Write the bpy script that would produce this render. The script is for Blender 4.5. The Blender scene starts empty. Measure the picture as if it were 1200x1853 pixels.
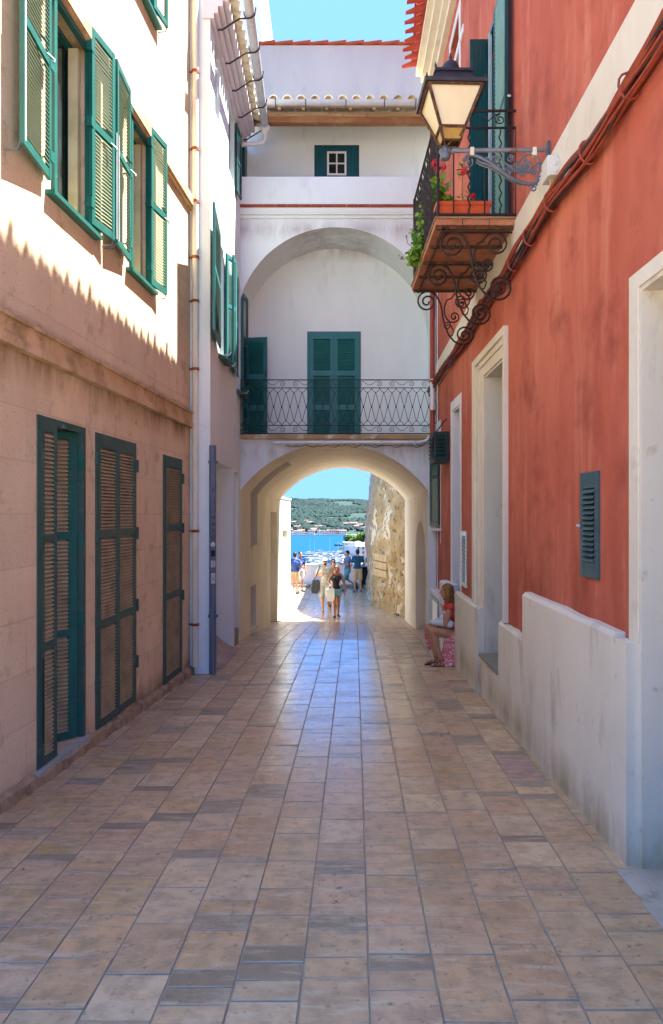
import bpy, bmesh, math, random
from mathutils import Vector, Matrix, noise
random.seed(7)
R_=math.radians
F=1300.0; H=930.0          # focal length and horizon, in photograph pixels
sc=bpy.context.scene
C=sc.collection

# ---------------------------------------------------------------- camera, light
cam=bpy.data.cameras.new('camera'); cam.sensor_fit='HORIZONTAL'; cam.sensor_width=36; cam.lens=39.0
cam.shift_y=3.5/1200; cam.clip_start=.05; cam.clip_end=9000
co=bpy.data.objects.new('camera',cam); C.objects.link(co); co.rotation_euler=(R_(90),0,0); sc.camera=co
SUN=Vector((1,.3,1.95)).normalized()
EL=math.asin(SUN.z); AZ=math.atan2(SUN.x,SUN.y)
w=bpy.data.worlds.new('World'); sc.world=w; w.use_nodes=True
nt=w.node_tree; nt.nodes.clear()
sky=nt.nodes.new('ShaderNodeTexSky'); sky.sky_type='NISHITA'; sky.sun_disc=False
sky.sun_elevation=EL; sky.sun_rotation=AZ; sky.air_density=.55; sky.dust_density=0; sky.ozone_density=4.0
hs=nt.nodes.new('ShaderNodeHueSaturation'); hs.inputs['Saturation'].default_value=1.2; hs.inputs['Hue'].default_value=.5
bg=nt.nodes.new('ShaderNodeBackground'); bg.inputs[1].default_value=.13
ow=nt.nodes.new('ShaderNodeOutputWorld')
nt.links.new(sky.outputs[0],hs.inputs['Color']); cap=nt.nodes.new('ShaderNodeMix'); cap.data_type='RGBA'; cap.blend_type='DARKEN'; cap.inputs[0].default_value=1; cap.inputs[7].default_value=(.215,.475,1.14,1)
nt.links.new(hs.outputs[0],cap.inputs[6]); nt.links.new(cap.outputs[2],bg.inputs[0]); nt.links.new(bg.outputs[0],ow.inputs[0])
sl=bpy.data.lights.new('sun','SUN'); sl.energy=2.0; sl.angle=R_(.5); sl.color=(1,.96,.86)
so=bpy.data.objects.new('sun',sl); C.objects.link(so); so.rotation_euler=SUN.to_track_quat('Z','Y').to_euler(); so.location=(20,10,40)
sc.view_settings.view_transform='Standard'; sc.view_settings.look='None'; sc.view_settings.gamma=1
sc.view_settings.exposure=3.8
sc.cycles.max_bounces=12; sc.cycles.diffuse_bounces=8

# ---------------------------------------------------------------- helpers
def lin(h):
    if isinstance(h,str):
        c=[int(h[i:i+2],16)/255 for i in (0,2,4)]
        return tuple(x/12.92 if x<=.04045 else ((x+.055)/1.055)**2.4 for x in c)
    return h
def mat(name,c1,c2=None,scale=3,stretch=(1,1,1),rough=.8,bump=0,bscale=60,c3=None,s3=1.2,t3=(.55,.7),st3=(1,1,1),metal=0,spec=.4,attr=None,c4=None,s4=30,t4=(.6,.72),bdist=.01,rvar=0,zstain=None):
    m=bpy.data.materials.new(name); m.use_nodes=True; n=m.node_tree; L=n.links
    b=n.nodes['Principled BSDF']; b.inputs['Roughness'].default_value=rough; b.inputs['Metallic'].default_value=metal
    b.inputs['Specular IOR Level'].default_value=spec
    tc=n.nodes.new('ShaderNodeTexCoord')
    def nz(sc_,st,det=5,rg=.6):
        mp=n.nodes.new('ShaderNodeMapping'); mp.inputs['Scale'].default_value=st
        L.new(tc.outputs['Object'],mp.inputs[0])
        t=n.nodes.new('ShaderNodeTexNoise'); t.inputs['Scale'].default_value=sc_; t.inputs['Detail'].default_value=det; t.inputs['Roughness'].default_value=rg
        L.new(mp.outputs[0],t.inputs['Vector']); return t.outputs['Fac']
    def ramp(f,a,bb):
        r=n.nodes.new('ShaderNodeMapRange'); r.inputs[1].default_value=a; r.inputs[2].default_value=bb; L.new(f,r.inputs[0]); return r.outputs[0]
    def mix(f,a,bb,mode='MIX'):
        x=n.nodes.new('ShaderNodeMix'); x.data_type='RGBA'; x.blend_type=mode
        if isinstance(f,float): x.inputs[0].default_value=f
        else: L.new(f,x.inputs[0])
        for i,v in ((6,a),(7,bb)):
            if isinstance(v,tuple): x.inputs[i].default_value=(*v,1)
            else: L.new(v,x.inputs[i])
        return x.outputs[2]
    c1=lin(c1); col=c1
    if attr:
        at=n.nodes.new('ShaderNodeAttribute'); at.attribute_name=attr; col=at.outputs['Color']
        if c2: col=mix(ramp(nz(scale,stretch),.4,.65),col,mix(.55,col,lin(c2)))
    elif c2: col=mix(ramp(nz(scale,stretch),.36,.64),c1,lin(c2))
    if c3:
        col=mix(ramp(nz(s3,st3,8,.65),*t3),col,lin(c3))
    if c4:
        col=mix(ramp(nz(s4,(1,1,1),4,.6),*t4),col,lin(c4))
    if zstain:   # dirt bands at given heights: (z, half width, colour)
        sx=n.nodes.new('ShaderNodeSeparateXYZ'); L.new(tc.outputs['Object'],sx.inputs[0])
        for (zc,wd,cc,up) in zstain:
            s=n.nodes.new('ShaderNodeMath'); s.operation='SUBTRACT'; L.new(sx.outputs[2],s.inputs[0]); s.inputs[1].default_value=zc
            a=n.nodes.new('ShaderNodeMath'); a.operation='ABSOLUTE'; L.new(s.outputs[0],a.inputs[0])
            r=n.nodes.new('ShaderNodeMapRange'); r.inputs[1].default_value=wd; r.inputs[2].default_value=0; L.new(a.outputs[0],r.inputs[0])
            f=n.nodes.new('ShaderNodeMath'); f.operation='MULTIPLY'; L.new(r.outputs[0],f.inputs[0]); L.new(ramp(nz(2.2,(1,1,.25) if up else (1,1,1),7,.7),.38,.62),f.inputs[1])
            col=mix(f.outputs[0],col,lin(cc))
    if isinstance(col,tuple): b.inputs['Base Color'].default_value=(*col,1)
    else: L.new(col,b.inputs['Base Color'])
    if rvar:
        r=n.nodes.new('ShaderNodeMapRange'); r.inputs[1].default_value=.3; r.inputs[2].default_value=.7; r.inputs[3].default_value=rough-rvar; r.inputs[4].default_value=rough+rvar
        L.new(nz(4,(1,1,1)),r.inputs[0]); L.new(r.outputs[0],b.inputs['Roughness'])
    if bump:
        bp=n.nodes.new('ShaderNodeBump'); bp.inputs['Strength'].default_value=bump; bp.inputs['Distance'].default_value=bdist
        L.new(nz(bscale,(1,1,1),6,.65),bp.inputs['Height']); L.new(bp.outputs[0],b.inputs['Normal'])
    return m
class M:
    def __init__(s): s.v=[]; s.f=[]; s.mi=[]; s.c=0; s.col=[]; s.cc=None
    def add(s,vs,fs):
        o=len(s.v); s.v+=[tuple(p) for p in vs]
        for f in fs: s.f.append([i+o for i in f]); s.mi.append(s.c); s.col.append(s.cc)
        return s
    def box(s,a,b,f=None):
        p=[(x,y,z) for z in (a[2],b[2]) for y in (a[1],b[1]) for x in (a[0],b[0])]
        if f: p=[f(*q) for q in p]
        return s.add(p,[(0,2,3,1),(4,5,7,6),(0,1,5,4),(2,6,7,3),(0,4,6,2),(1,3,7,5)])
    def cbox(s,c,d,f=None):
        return s.box([c[i]-d[i]/2 for i in range(3)],[c[i]+d[i]/2 for i in range(3)],f)
    def prism(s,poly,vec):
        n=len(poly); v=Vector(vec)
        return s.add([Vector(p) for p in poly]+[Vector(p)+v for p in poly],[list(range(n)),list(range(2*n-1,n-1,-1))]+[(i,(i+1)%n,n+(i+1)%n,n+i) for i in range(n)])
    def tube(s,pts,r,seg=8,closed=False,f=None):
        pts=[Vector(f(*p)) if f else Vector(p) for p in pts]; n=len(pts)
        rr=r if isinstance(r,(list,tuple)) else [r]*n
        vs=[]; prev=None
        for i,p in enumerate(pts):
            t=(pts[min(i+1,n-1)]-pts[max(i-1,0)])
            if closed: t=pts[(i+1)%n]-pts[i-1]
            t=t.normalized() if t.length>1e-9 else Vector((0,0,1))
            if prev is None:
                a=t.cross(Vector((0,0,1)));
                if a.length<.1: a=t.cross(Vector((0,1,0)))
            else: a=prev-t*prev.dot(t)
            if a.length<1e-6: a=t.orthogonal()
            a.normalize(); prev=a; b=t.cross(a)
            for k in range(seg):
                an=2*math.pi*k/seg; vs.append(p+(a*math.cos(an)+b*math.sin(an))*rr[i])
        fs=[]
        for i in range(n if closed else n-1):
            j=(i+1)%n
            for k in range(seg): fs.append((i*seg+k,i*seg+(k+1)%seg,j*seg+(k+1)%seg,j*seg+k))
        if not closed: fs+= [list(range(seg))[::-1],[(n-1)*seg+k for k in range(seg)]]
        return s.add(vs,fs)
    def lathe(s,prof,c=(0,0,0),seg=16,rot=0,sc_=(1,1)):
        vs=[]; n=len(prof)
        for r,z in prof:
            for k in range(seg):
                a=2*math.pi*k/seg+rot; vs.append((c[0]+r*math.cos(a)*sc_[0],c[1]+r*math.sin(a)*sc_[1],c[2]+z))
        fs=[(i*seg+k,i*seg+(k+1)%seg,(i+1)*seg+(k+1)%seg,(i+1)*seg+k) for i in range(n-1) for k in range(seg)]
        fs+=[list(range(seg))[::-1],[(n-1)*seg+k for k in range(seg)]]
        return s.add(vs,fs)
    def ell(s,c,r,seg=16,rings=10,rot=None):
        c=Vector(c); vs=[]; m=rot or Matrix.Identity(3)
        for i in range(rings+1):
            th=math.pi*i/rings
            for k in range(seg):
                a=2*math.pi*k/seg
                vs.append(c+m@Vector((r[0]*math.sin(max(th,.001) if i<rings else .001)*math.cos(a),r[1]*math.sin(max(th,.001) if i<rings else .001)*math.sin(a),r[2]*math.cos(th))))
        fs=[(i*seg+k,(i+1)*seg+k,(i+1)*seg+(k+1)%seg,i*seg+(k+1)%seg) for i in range(rings) for k in range(seg)]
        return s.add(vs,fs+[list(range(seg)),[rings*seg+k for k in range(seg)][::-1]])
    def cap(s,a,b,ra,rb,seg=12,flat=None):   # tapered capsule
        a=Vector(a); b=Vector(b); d=b-a
        if d.length<1e-6: return s.ell(a,(ra,ra,ra))
        t=d.normalized(); q=t.to_track_quat('Z','Y').to_matrix(); vs=[]; N=4
        rows=[]
        for i in range(N+1):
            th=math.pi/2*i/N; rows.append((a-t*ra*math.cos(th),ra*max(math.sin(th),.02)))
        for i in range(N+1):
            th=math.pi/2*i/N; rows.append((b+t*rb*math.sin(th),rb*max(math.cos(th),.02)))
        for p,r in rows:
            for k in range(seg):
                an=2*math.pi*k/seg; o=q@Vector((math.cos(an)*r,math.sin(an)*r,0))
                if flat: o=Vector((o.x*flat[0],o.y*flat[1],o.z*flat[2]))
                vs.append(p+o)
        n=len(rows)
        fs=[(i*seg+k,i*seg+(k+1)%seg,(i+1)*seg+(k+1)%seg,(i+1)*seg+k) for i in range(n-1) for k in range(seg)]
        return s.add(vs,fs+[list(range(seg))[::-1],[(n-1)*seg+k for k in range(seg)]])
    def grid(s,fn,us,vs_,close=False):
        n=len(us); m=len(vs_)
        return s.add([fn(u,v) for v in vs_ for u in us],[(j*n+i,j*n+i+1,(j+1)*n+i+1,(j+1)*n+i) for j in range(m-1) for i in range(n-1)])
    def wall(s,f,u0,u1,z0,z1,holes=(),of=0,ob=-.4,us=(),zs=(),hf=None):
        U={u0,u1}|{x for x in us if u0<x<u1}; Z={z0,z1}|{x for x in zs if z0<x<z1}
        for h in holes:
            for x in (h[0],h[1]):
                if u0<x<u1: U.add(x)
            for x in (h[2],h[3]):
                if z0<x<z1: Z.add(x)
        U=sorted(U); Z=sorted(Z)
        def sol(i,j):
            if i<0 or j<0 or i>=len(U)-1 or j>=len(Z)-1: return False
            a=(U[i]+U[i+1])/2; b=(Z[j]+Z[j+1])/2
            return not any(h[0]<a<h[1] and h[2]<b<h[3] for h in holes)
        idx={}
        def V(i,j,k):
            key=(i,j,k)
            if key not in idx:
                idx[key]=len(s.v); s.v.append(tuple(f(U[i],of if k==0 else ob,Z[j])))
            return idx[key]
        def Fc(*q): s.f.append(list(q)); s.mi.append(s.c); s.col.append(s.cc)
        for i in range(len(U)-1):
            for j in range(len(Z)-1):
                if not sol(i,j): continue
                Fc(V(i,j,0),V(i+1,j,0),V(i+1,j+1,0),V(i,j+1,0)); Fc(V(i,j,1),V(i,j+1,1),V(i+1,j+1,1),V(i+1,j,1))
                if not sol(i-1,j): Fc(V(i,j,0),V(i,j+1,0),V(i,j+1,1),V(i,j,1))
                if not sol(i+1,j): Fc(V(i+1,j,0),V(i+1,j,1),V(i+1,j+1,1),V(i+1,j+1,0))
                if not sol(i,j-1): Fc(V(i,j,0),V(i,j,1),V(i+1,j,1),V(i+1,j,0))
                if not sol(i,j+1): Fc(V(i,j+1,0),V(i+1,j+1,0),V(i+1,j+1,1),V(i,j+1,1))
        return s
    def mesh(s,name,mats,smooth=False):
        me=bpy.data.meshes.new(name); me.from_pydata(s.v,[],s.f)
        for m_ in (mats if isinstance(mats,(list,tuple)) else [mats]): me.materials.append(m_)
        for p,i in zip(me.polygons,s.mi): p.material_index=i
        if any(c is not None for c in s.col):
            ca=me.color_attributes.new('tint','FLOAT_COLOR','CORNER')
            for p,c in zip(me.polygons,s.col):
                for li in p.loop_indices: ca.data[li].color=(*(c or (1,1,1)),1)
        bm=bmesh.new(); bm.from_mesh(me); bmesh.ops.recalc_face_normals(bm,faces=bm.faces); bm.to_mesh(me); bm.free()
        if smooth:
            for p in me.polygons: p.use_smooth=True
            try: me.set_sharp_from_angle(angle=R_(smooth if smooth is not True else 40))
            except Exception: pass
        return me
    def build(s,name,mats,parent=None,smooth=False,local=False,bevel=0):
        o=bpy.data.objects.new(name,s.mesh(name,mats,smooth)); C.objects.link(o)
        if bevel:
            b=o.modifiers.new('bevel','BEVEL'); b.width=bevel; b.segments=2; b.limit_method='ANGLE'
        if parent is not None:
            o.parent=parent
            if not local and parent.type=='EMPTY' and parent.parent is None:
                o.matrix_parent_inverse=Matrix.Translation(-Vector(parent.location))
        return o
def tag(o,label=None,cat=None,group=None,kind=None):
    if label: o['label']=label
    if cat: o['category']=cat
    if group: o['group']=group
    if kind: o['kind']=kind
    return o
def thing(name,loc,label,cat,group=None):
    e=bpy.data.objects.new(name,None); C.objects.link(e); e.location=loc; e.empty_display_size=.2
    return tag(e,label,cat,group)
def copy_tree(o,parent=None):
    c=o.copy(); C.objects.link(c)
    if parent is not None: c.parent=parent
    for ch in list(o.children): copy_tree(ch,c)
    return c
def G(d):
    K=[(-60,-1.9),(-10,-1.80),(0,-2.03),(14.2,-2.49),(21.4,-3.16),(22.8,-3.27),(25,-3.30),(60,-3.27)]
    for (a,b),(c,e) in zip(K,K[1:]):
        if d<=c: return b+(e-b)*(d-a)/(c-a)
    return K[-1][1]
def P(x,y,d): return Vector(((x-600)*d/F,d,(H-y)*d/F))
def zp(y,d): return (H-y)*d/F
XL=lambda d:-2.835+.0693*d
XR=lambda d:1.83+.0165*d
fL=lambda u,o,z:(XL(u)+o,u,z)
fW=lambda u,o,z:(-1.80+o,u,z)
fR=lambda u,o,z:(XR(u)-o,u,z)
fA=lambda u,o,z:(u,14.2-o,z)
fB=lambda u,o,z:(u,15.33-o,z)
uL=lambda x,o=0:(2.835-o)*F/(.0693*F+600-x)
uW=lambda x,o=0:(1.80-o)*F/(600-x)
uR=lambda x,o=0:(1.83-o)*F/(x-600-.0165*F)
def leaf(m,p0,p1,z0,z1,rails=(),t=.035,st=.055,rail=.07,pitch=.034,tilt=1,slat=1,frame=0,bot=None,ov=.60,th=.007):
    """louvred shutter leaf between plan points p0,p1; frame material index, slat material index"""
    p0=Vector((p0[0],p0[1],0)); p1=Vector((p1[0],p1[1],0)); d=(p1-p0); W=d.length; d.normalize(); nn=Vector((d.y,-d.x,0))
    f=lambda a,b,z:tuple(p0+d*a+nn*b+Vector((0,0,z)))
    m.c=frame
    m.box((0,-t/2,z0),(st,t/2,z1),f); m.box((W-st,-t/2,z0),(W,t/2,z1),f)
    zs=[z0+(bot or rail)]+[x for r in sorted(rails) for x in (r-rail/2,r+rail/2)]+[z1-rail]
    m.box((st,-t/2+.002,z0),(W-st,t/2-.002,zs[0]),f); m.box((st,-t/2+.002,zs[-1]),(W-st,t/2-.002,z1),f)
    for r in rails: m.box((st,-t/2+.002,r-rail/2),(W-st,t/2-.002,r+rail/2),f)
    m.c=slat
    for a,b in zip(zs[0::2],zs[1::2]):
        n=max(1,int((b-a)/pitch)); h=(b-a)/n
        for i in range(n):
            zc=a+h*(i+.5); q=h*ov
            m.add([f(st,-t*.42*tilt,zc+q),f(W-st,-t*.42*tilt,zc+q),f(W-st,t*.42*tilt,zc-q),f(st,t*.42*tilt,zc-q),
                   f(st,-t*.42*tilt,zc+q-th),f(W-st,-t*.42*tilt,zc+q-th),f(W-st,t*.42*tilt,zc-q-th),f(st,t*.42*tilt,zc-q-th)],
                  [(0,1,2,3),(7,6,5,4),(0,4,5,1),(3,2,6,7)])
    m.c=0
def spiral(c,r,turns,a0,dirn=1,n=26,rmin=.12,ax=((1,0,0),(0,0,1))):
    """points of a spiral scroll running outward to radius r"""
    c=Vector(c); A=Vector(ax[0]); B=Vector(ax[1]); out=[]
    for i in range(n+1):
        t=i/n; rr=r*(rmin+(1-rmin)*t); an=a0+dirn*2*math.pi*turns*(t-1)
        out.append(c+A*rr*math.cos(an)+B*rr*math.sin(an))
    return out

# ---------------------------------------------------------------- materials
m_cream=mat('cream render','ead2ae','dfc4a0',1.6,(1,1,.5),.9,.6,70,c3='b49a74',s3=3.5,t3=(.56,.74),c4='a08a66',s4=55,t4=(.60,.72),bdist=.008,
  zstain=[(1.28,.30,'8a6a48',True),(1.50,.10,'6f5a48',True),(4.5,.25,'a8946a',True),(-2.2,.22,'7d6548',True)])
m_cream2=mat('moulding render','d6b48c','c0a074',3,(1,1,.4),.9,.5,60,c3='8f7350',s3=3,t3=(.5,.72),bdist=.005)
m_white=mat('white plaster','e8eeec','e0e6e4',1.2,(1,1,.6),.85,.25,40,c3='cfc9c8',s3=2.2,t3=(.62,.8),bdist=.004)
m_whiteA=mat('arch plaster','e8eeec','dfe6e4',1.0,(1,1,.4),.85,.35,22,c3='cbc9c8',s3=2.5,t3=(.58,.82),st3=(1,1,.3),bdist=.006,zstain=[(1.22,.34,'b3aa9c',True),(5.62,.28,'bdb9b6',True),(.2,.8,'cfc9c0',True)])
m_tun=mat('tunnel limewash','ebe3d2','dfd6c0',1.4,(1,1,.6),.9,.4,30,c3='b8ad96',s3=2.2,t3=(.56,.78),st3=(1,1,.4),c4='a39a88',s4=14,t4=(.68,.8),bdist=.006)
m_red=mat('red plaster','c86d52','b4573f',1.3,(1,1,.36),.88,.5,50,c3='d48a6c',s3=2.4,t3=(.52,.80),st3=(1.6,1.6,.22),c4='9a4733',s4=2.3,t4=(.52,.78),bdist=.004,
  zstain=[(-.9,.9,'964028',True)])
m_plinth=mat('plinth render','e3dac6','d8cfba',1.3,(1,1,.5),.9,.45,40,c3='a39b89',s3=2.6,t3=(.55,.8),st3=(1,1,.35),c4='b3a283',s4=9,t4=(.64,.8),bdist=.006,
  zstain=[(-2.15,.3,'a89878',True)])
m_trim=mat('cream trim','e4dcc6','d8ceb6',2,(1,1,.4),.88,.35,45,c3='bfae8a',s3=3,t3=(.6,.82),bdist=.005)
m_wtrim=mat('white trim','e6e4e4','dad7d4',2,(1,1,.4),.85,.3,45,c3='b5ab98',s3=5,t3=(.62,.8),bdist=.004)
m_green=mat('green paint','1a625a','16564f',6,(1,1,.3),.42,.1,60,c3='4c8a82',s3=9,t3=(.64,.8),bdist=.002)
m_greend=mat('aged green paint','3b5b53','2f5049',5,(1,1,.3),.5,.15,60,c3='7d8f84',s3=7,t3=(.6,.78),bdist=.002)
m_slat=mat('dusty bounce-lit slat','b09e7c','94896a',4,(1,1,1),.6,0,c3='6f7a62',s3=6,t3=(.55,.7))  # dusty green; warm light off the paving is put into the tan
m_slatu=mat('green slat','62785f','748468',6,(1,1,1),.5,0)
m_teal=mat('teal paint','2f7474','28696b',3,(1,1,.3),.4,.08,60,bdist=.002)
m_tealslat=mat('teal slat','1c6a5f','155a55',3,(1,1,1),.42)
m_dteal=mat('dark teal paint','124a48','0e3f40',3,(1,1,.3),.38)
m_iron=mat('wrought iron','2c2a2c','3a3331',12,(1,1,1),.55,.2,80,c3='5a3a28',s3=14,t3=(.62,.75),metal=.5,bdist=.002)
m_grey=mat('grey iron','5a6670','6b7680',8,(1,1,1),.5,.25,60,c3='6a4a34',s3=10,t3=(.58,.7),metal=.35,bdist=.002)
m_rust=mat('rusty iron','5c4334','3b3330',25,(1,1,1),.75,.6,90,c3='8a5a38',s3=30,t3=(.5,.62),metal=.3,bdist=.004)
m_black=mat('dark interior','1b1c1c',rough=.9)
m_glass=mat('window glass','1a2a2c','2b3a3c',1.2,(1,1,1),.06,spec=.8)
m_tile=mat('red roof tile','c0503c','a8422f',6,(1,1,1),.8,.4,50,c3='8d3a2b',s3=4,t3=(.52,.7),bdist=.005)
m_paletile=mat('pale roof tile','d6cbb6','c9b998',5,(1,1,1),.85,.4,50,c3='8f8268',s3=5,t3=(.55,.72),bdist=.005)
m_zinc=mat('painted gutter','c9ccd2','b8bcc2',5,(1,1,1),.5,.1,40,c3='8a8678',s3=9,t3=(.6,.75),bdist=.002)
m_wood=mat('eave timber','8a5c3c','9a6c48',4,(.4,6,6),.75,.3,30,c3='b08a62',s3=3,t3=(.5,.7),bdist=.003)
m_woodp=mat('pale eave timber','bba284','a08668',5,(.5,6,6),.8,.3,30,c3='7a5c40',s3=4,t3=(.55,.7),bdist=.003)
m_brick=mat('terracotta edge','a34e34','8c422c',9,rough=.8)
m_pipe=mat('cream pipe paint','e0dcc8','d8d0b6',8,(1,1,.4),.6,.2,60,c3='b08252',s3=7,t3=(.68,.76),bdist=.002)
m_rustc=mat('rusty collar','a3572a','7c4426',25,rough=.8)
m_redp=mat('red pipe paint','a6493a','953f31',6,(1,1,.3),.55)
m_conduit=mat('grey conduit','6c7888','5d6877',6,(1,1,.5),.5,.1,40,c3='9aa3ad',s3=9,t3=(.64,.72))
m_cable=mat('terracotta cable','a5482f','8c3c29',14,(1,1,1),.6,.2,60,c3='5f3022',s3=16,t3=(.6,.72),bdist=.003)
m_cableb=mat('dark cable','3b2f38','4a3a3a',10,rough=.5)
m_step=mat('worn stone','9a9384','857c6b',4,rough=.7,bump=.4,bscale=30,c3='6e6350',s3=5,t3=(.55,.7))
m_slate=mat('slate sill','b9b5ad','a6a299',5,rough=.5,c3='7a8392',s3=6,t3=(.55,.7))

def ashlar(m,strength,w_,h_,ms=.012,vert=1.0):
    """faint block joints in a rendered wall, laid out along the wall (object Y, Z)"""
    n=m.node_tree; L=n.links; b=n.nodes['Principled BSDF']; src=b.inputs['Base Color'].links[0].from_socket
    tc=n.nodes.new('ShaderNodeTexCoord'); sx=n.nodes.new('ShaderNodeSeparateXYZ'); cx=n.nodes.new('ShaderNodeCombineXYZ')
    L.new(tc.outputs['Object'],sx.inputs[0]); L.new(sx.outputs[1],cx.inputs[0]); L.new(sx.outputs[2],cx.inputs[1])
    br=n.nodes.new('ShaderNodeTexBrick'); br.inputs['Scale'].default_value=1; br.inputs['Brick Width'].default_value=w_; br.inputs['Row Height'].default_value=h_; br.inputs['Mortar Size'].default_value=ms; br.inputs['Mortar Smooth'].default_value=.6
    br.inputs['Color1'].default_value=(1,1,1,1); br.inputs['Color2'].default_value=(.90,.90,.92,1); br.inputs['Mortar'].default_value=(1-strength,1-strength,1-strength,1)
    L.new(cx.outputs[0],br.inputs['Vector'])
    x=n.nodes.new('ShaderNodeMix'); x.data_type='RGBA'; x.blend_type='MULTIPLY'; x.inputs[0].default_value=1; L.new(src,x.inputs[6]); L.new(br.outputs[0],x.inputs[7]); L.new(x.outputs[2],b.inputs['Base Color'])
ashlar(m_cream,.16,.82,.42)
# ---------------------------------------------------------------- paving and ground
m_joint=mat('joint mortar','a8947e','b5a48b',8,rough=.9)
m_pave=mat('worn limestone paving','a08770','857058',9,(1,1,1),.33,.7,34,c3='d2bb9a',s3=4,st3=(1,5,1),t3=(.50,.72),spec=.85,attr='tint',c4='75634e',s4=22,t4=(.60,.74),bdist=.006,rvar=.08)
PAL=['cfa984','cba27c','d1ab86','d4b08c','caa588','cea988','c69f78','d2b292','d8b898','cba688','d0b090','cda082','d9bc9a','cfac80','c7a482']
DRK=['9a8876','917e6c','a4917e','968472']
def paving():
    m=M(); rnd=random.Random(4); GAP=.0013
    def edges(d):
        l=XL(max(d,-9)) if d<10.68 else -2.0
        return l
    for k in range(-13,12):
        x0=.067+.307*k; d=-3.0+rnd.random()*.3
        while d<33.5:
            near=d<7.5
            dark=rnd.random()<(.20 if near else .33)
            Ls=rnd.uniform(.10,.17) if dark else rnd.choice([.16,.26,.30,.34,.40,.45]) *rnd.uniform(.9,1.08)
            if not dark and d>9 and Ls>.36: Ls*=.85
            c=lin(rnd.choice(DRK if dark and rnd.random()<.75 else PAL)); s=rnd.uniform(.92,1.10); c=(c[0]*s*1.02,c[1]*s*1.0,c[2]*s*.86)
            if rnd.random()<.03: c=lin(rnd.choice(['bd8a6c','b88f84','c4a068']))
            a,b=d,d+Ls; xa=x0+GAP; xb=x0+.307-GAP
            h=rnd.uniform(-.0012,.0012); tl=rnd.uniform(-.0015,.0015)
            m.cc=c; e=.0035
            def pt(x,y,z=0): return (x+.032*y,y,G(y)+h+z+tl*(x-x0)/.15)
            y0,y1=a+GAP+rnd.uniform(0,.004),b-GAP-rnd.uniform(0,.002); J=[rnd.uniform(0,.0035) for _ in range(4)]; xa+=J[0]; xb-=J[1]
            v=[pt(xa,y0,-.012),pt(xb,y0,-.012),pt(xb,y1,-.012),pt(xa,y1,-.012),
               pt(xa,y0,-.003),pt(xb,y0,-.003),pt(xb,y1,-.003),pt(xa,y1,-.003),
               pt(xa+e,y0+e),pt(xb-e,y0+e),pt(xb-e,y1-e),pt(xa+e,y1-e)]
            xm=(x0+.15)+.032*a
            lim_l=(XL(a)-.35 if a<10.9 else (-2.5 if a<14.4 else (-2.1 if a<21 else -5)))
            lim_r=(1.80 if a<4.35 else XR(a)+.25) if a<14.4 else (3.2 if a<21.5 else 3.0)
            if lim_l<xm<lim_r:
                m.c=0; m.add(v[:],[(8,9,10,11)]); m.c=1; m.add(v,[(4,5,9,8),(5,6,10,9),(6,7,11,10),(7,4,8,11),(0,1,5,4),(1,2,6,5),(2,3,7,6),(3,0,4,7)])
            d=b
    o=m.build('street_paving',[m_pave,m_joint]); tag(o,kind='structure')
paving()
def polish(m):   # the middle of the street is worn smooth by feet
    n=m.node_tree; L=n.links; b=n.nodes['Principled BSDF']; src=b.inputs['Roughness'].links[0].from_socket
    tc=n.nodes.new('ShaderNodeTexCoord'); sx=n.nodes.new('ShaderNodeSeparateXYZ'); L.new(tc.outputs['Object'],sx.inputs[0])
    a=n.nodes.new('ShaderNodeMath'); a.operation='SUBTRACT'; L.new(sx.outputs[0],a.inputs[0]); a.inputs[1].default_value=.25
    c=n.nodes.new('ShaderNodeMath'); c.operation='ABSOLUTE'; L.new(a.outputs[0],c.inputs[0])
    r=n.nodes.new('ShaderNodeMapRange'); r.interpolation_type='SMOOTHSTEP'; r.inputs[1].default_value=.35; r.inputs[2].default_value=1.5; r.inputs[3].default_value=.55; r.inputs[4].default_value=1.35; L.new(c.outputs[0],r.inputs[0])
    cr=n.nodes.new('ShaderNodeMapRange'); cr.interpolation_type='SMOOTHSTEP'; cr.inputs[1].default_value=.5; cr.inputs[2].default_value=1.6; cr.inputs[3].default_value=.95; cr.inputs[4].default_value=.0; L.new(c.outputs[0],cr.inputs[0])
    nz=n.nodes.new('ShaderNodeTexNoise'); nz.inputs['Scale'].default_value=3; nz.inputs['Detail'].default_value=8; L.new(tc.outputs['Object'],nz.inputs[0])
    nr=n.nodes.new('ShaderNodeMapRange'); nr.inputs[1].default_value=.35; nr.inputs[2].default_value=.6; nr.inputs[3].default_value=.45; L.new(nz.outputs[0],nr.inputs[0])
    cm=n.nodes.new('ShaderNodeMath'); cm.operation='MULTIPLY'; L.new(cr.outputs[0],cm.inputs[0]); L.new(nr.outputs[0],cm.inputs[1]); L.new(cm.outputs[0],b.inputs['Coat Weight']); b.inputs['Coat Roughness'].default_value=.20; b.inputs['Coat IOR'].default_value=1.7
    mu=n.nodes.new('ShaderNodeMath'); mu.operation='MULTIPLY'; L.new(src,mu.inputs[0]); L.new(r.outputs[0],mu.inputs[1]); L.new(mu.outputs[0],b.inputs['Roughness'])
polish(m_pave)
m=M()
ds=[-60,-30,-12,-8,-4,0,3,6,10,14.2,17,19,21.4,22.8,25,28,33.5]
m.grid(lambda u,v:(u,v,G(v)-.0075),[-6,-3,0,3,6],ds)
tag(m.build('street_bed',m_joint),kind='structure')
m=M(); m.grid(lambda u,v:(u,v,G(v)+.004),[-45,-20,0,20,45],[-69,-45,-30,-18,-6,-3.2]); tag(m.build('bounce_plaza',mat('pale bounce ground','d3c8b2','c6baa2',.8,rough=.8)),kind='structure')  # unseen pale square, added to bounce sunlight into the street
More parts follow.
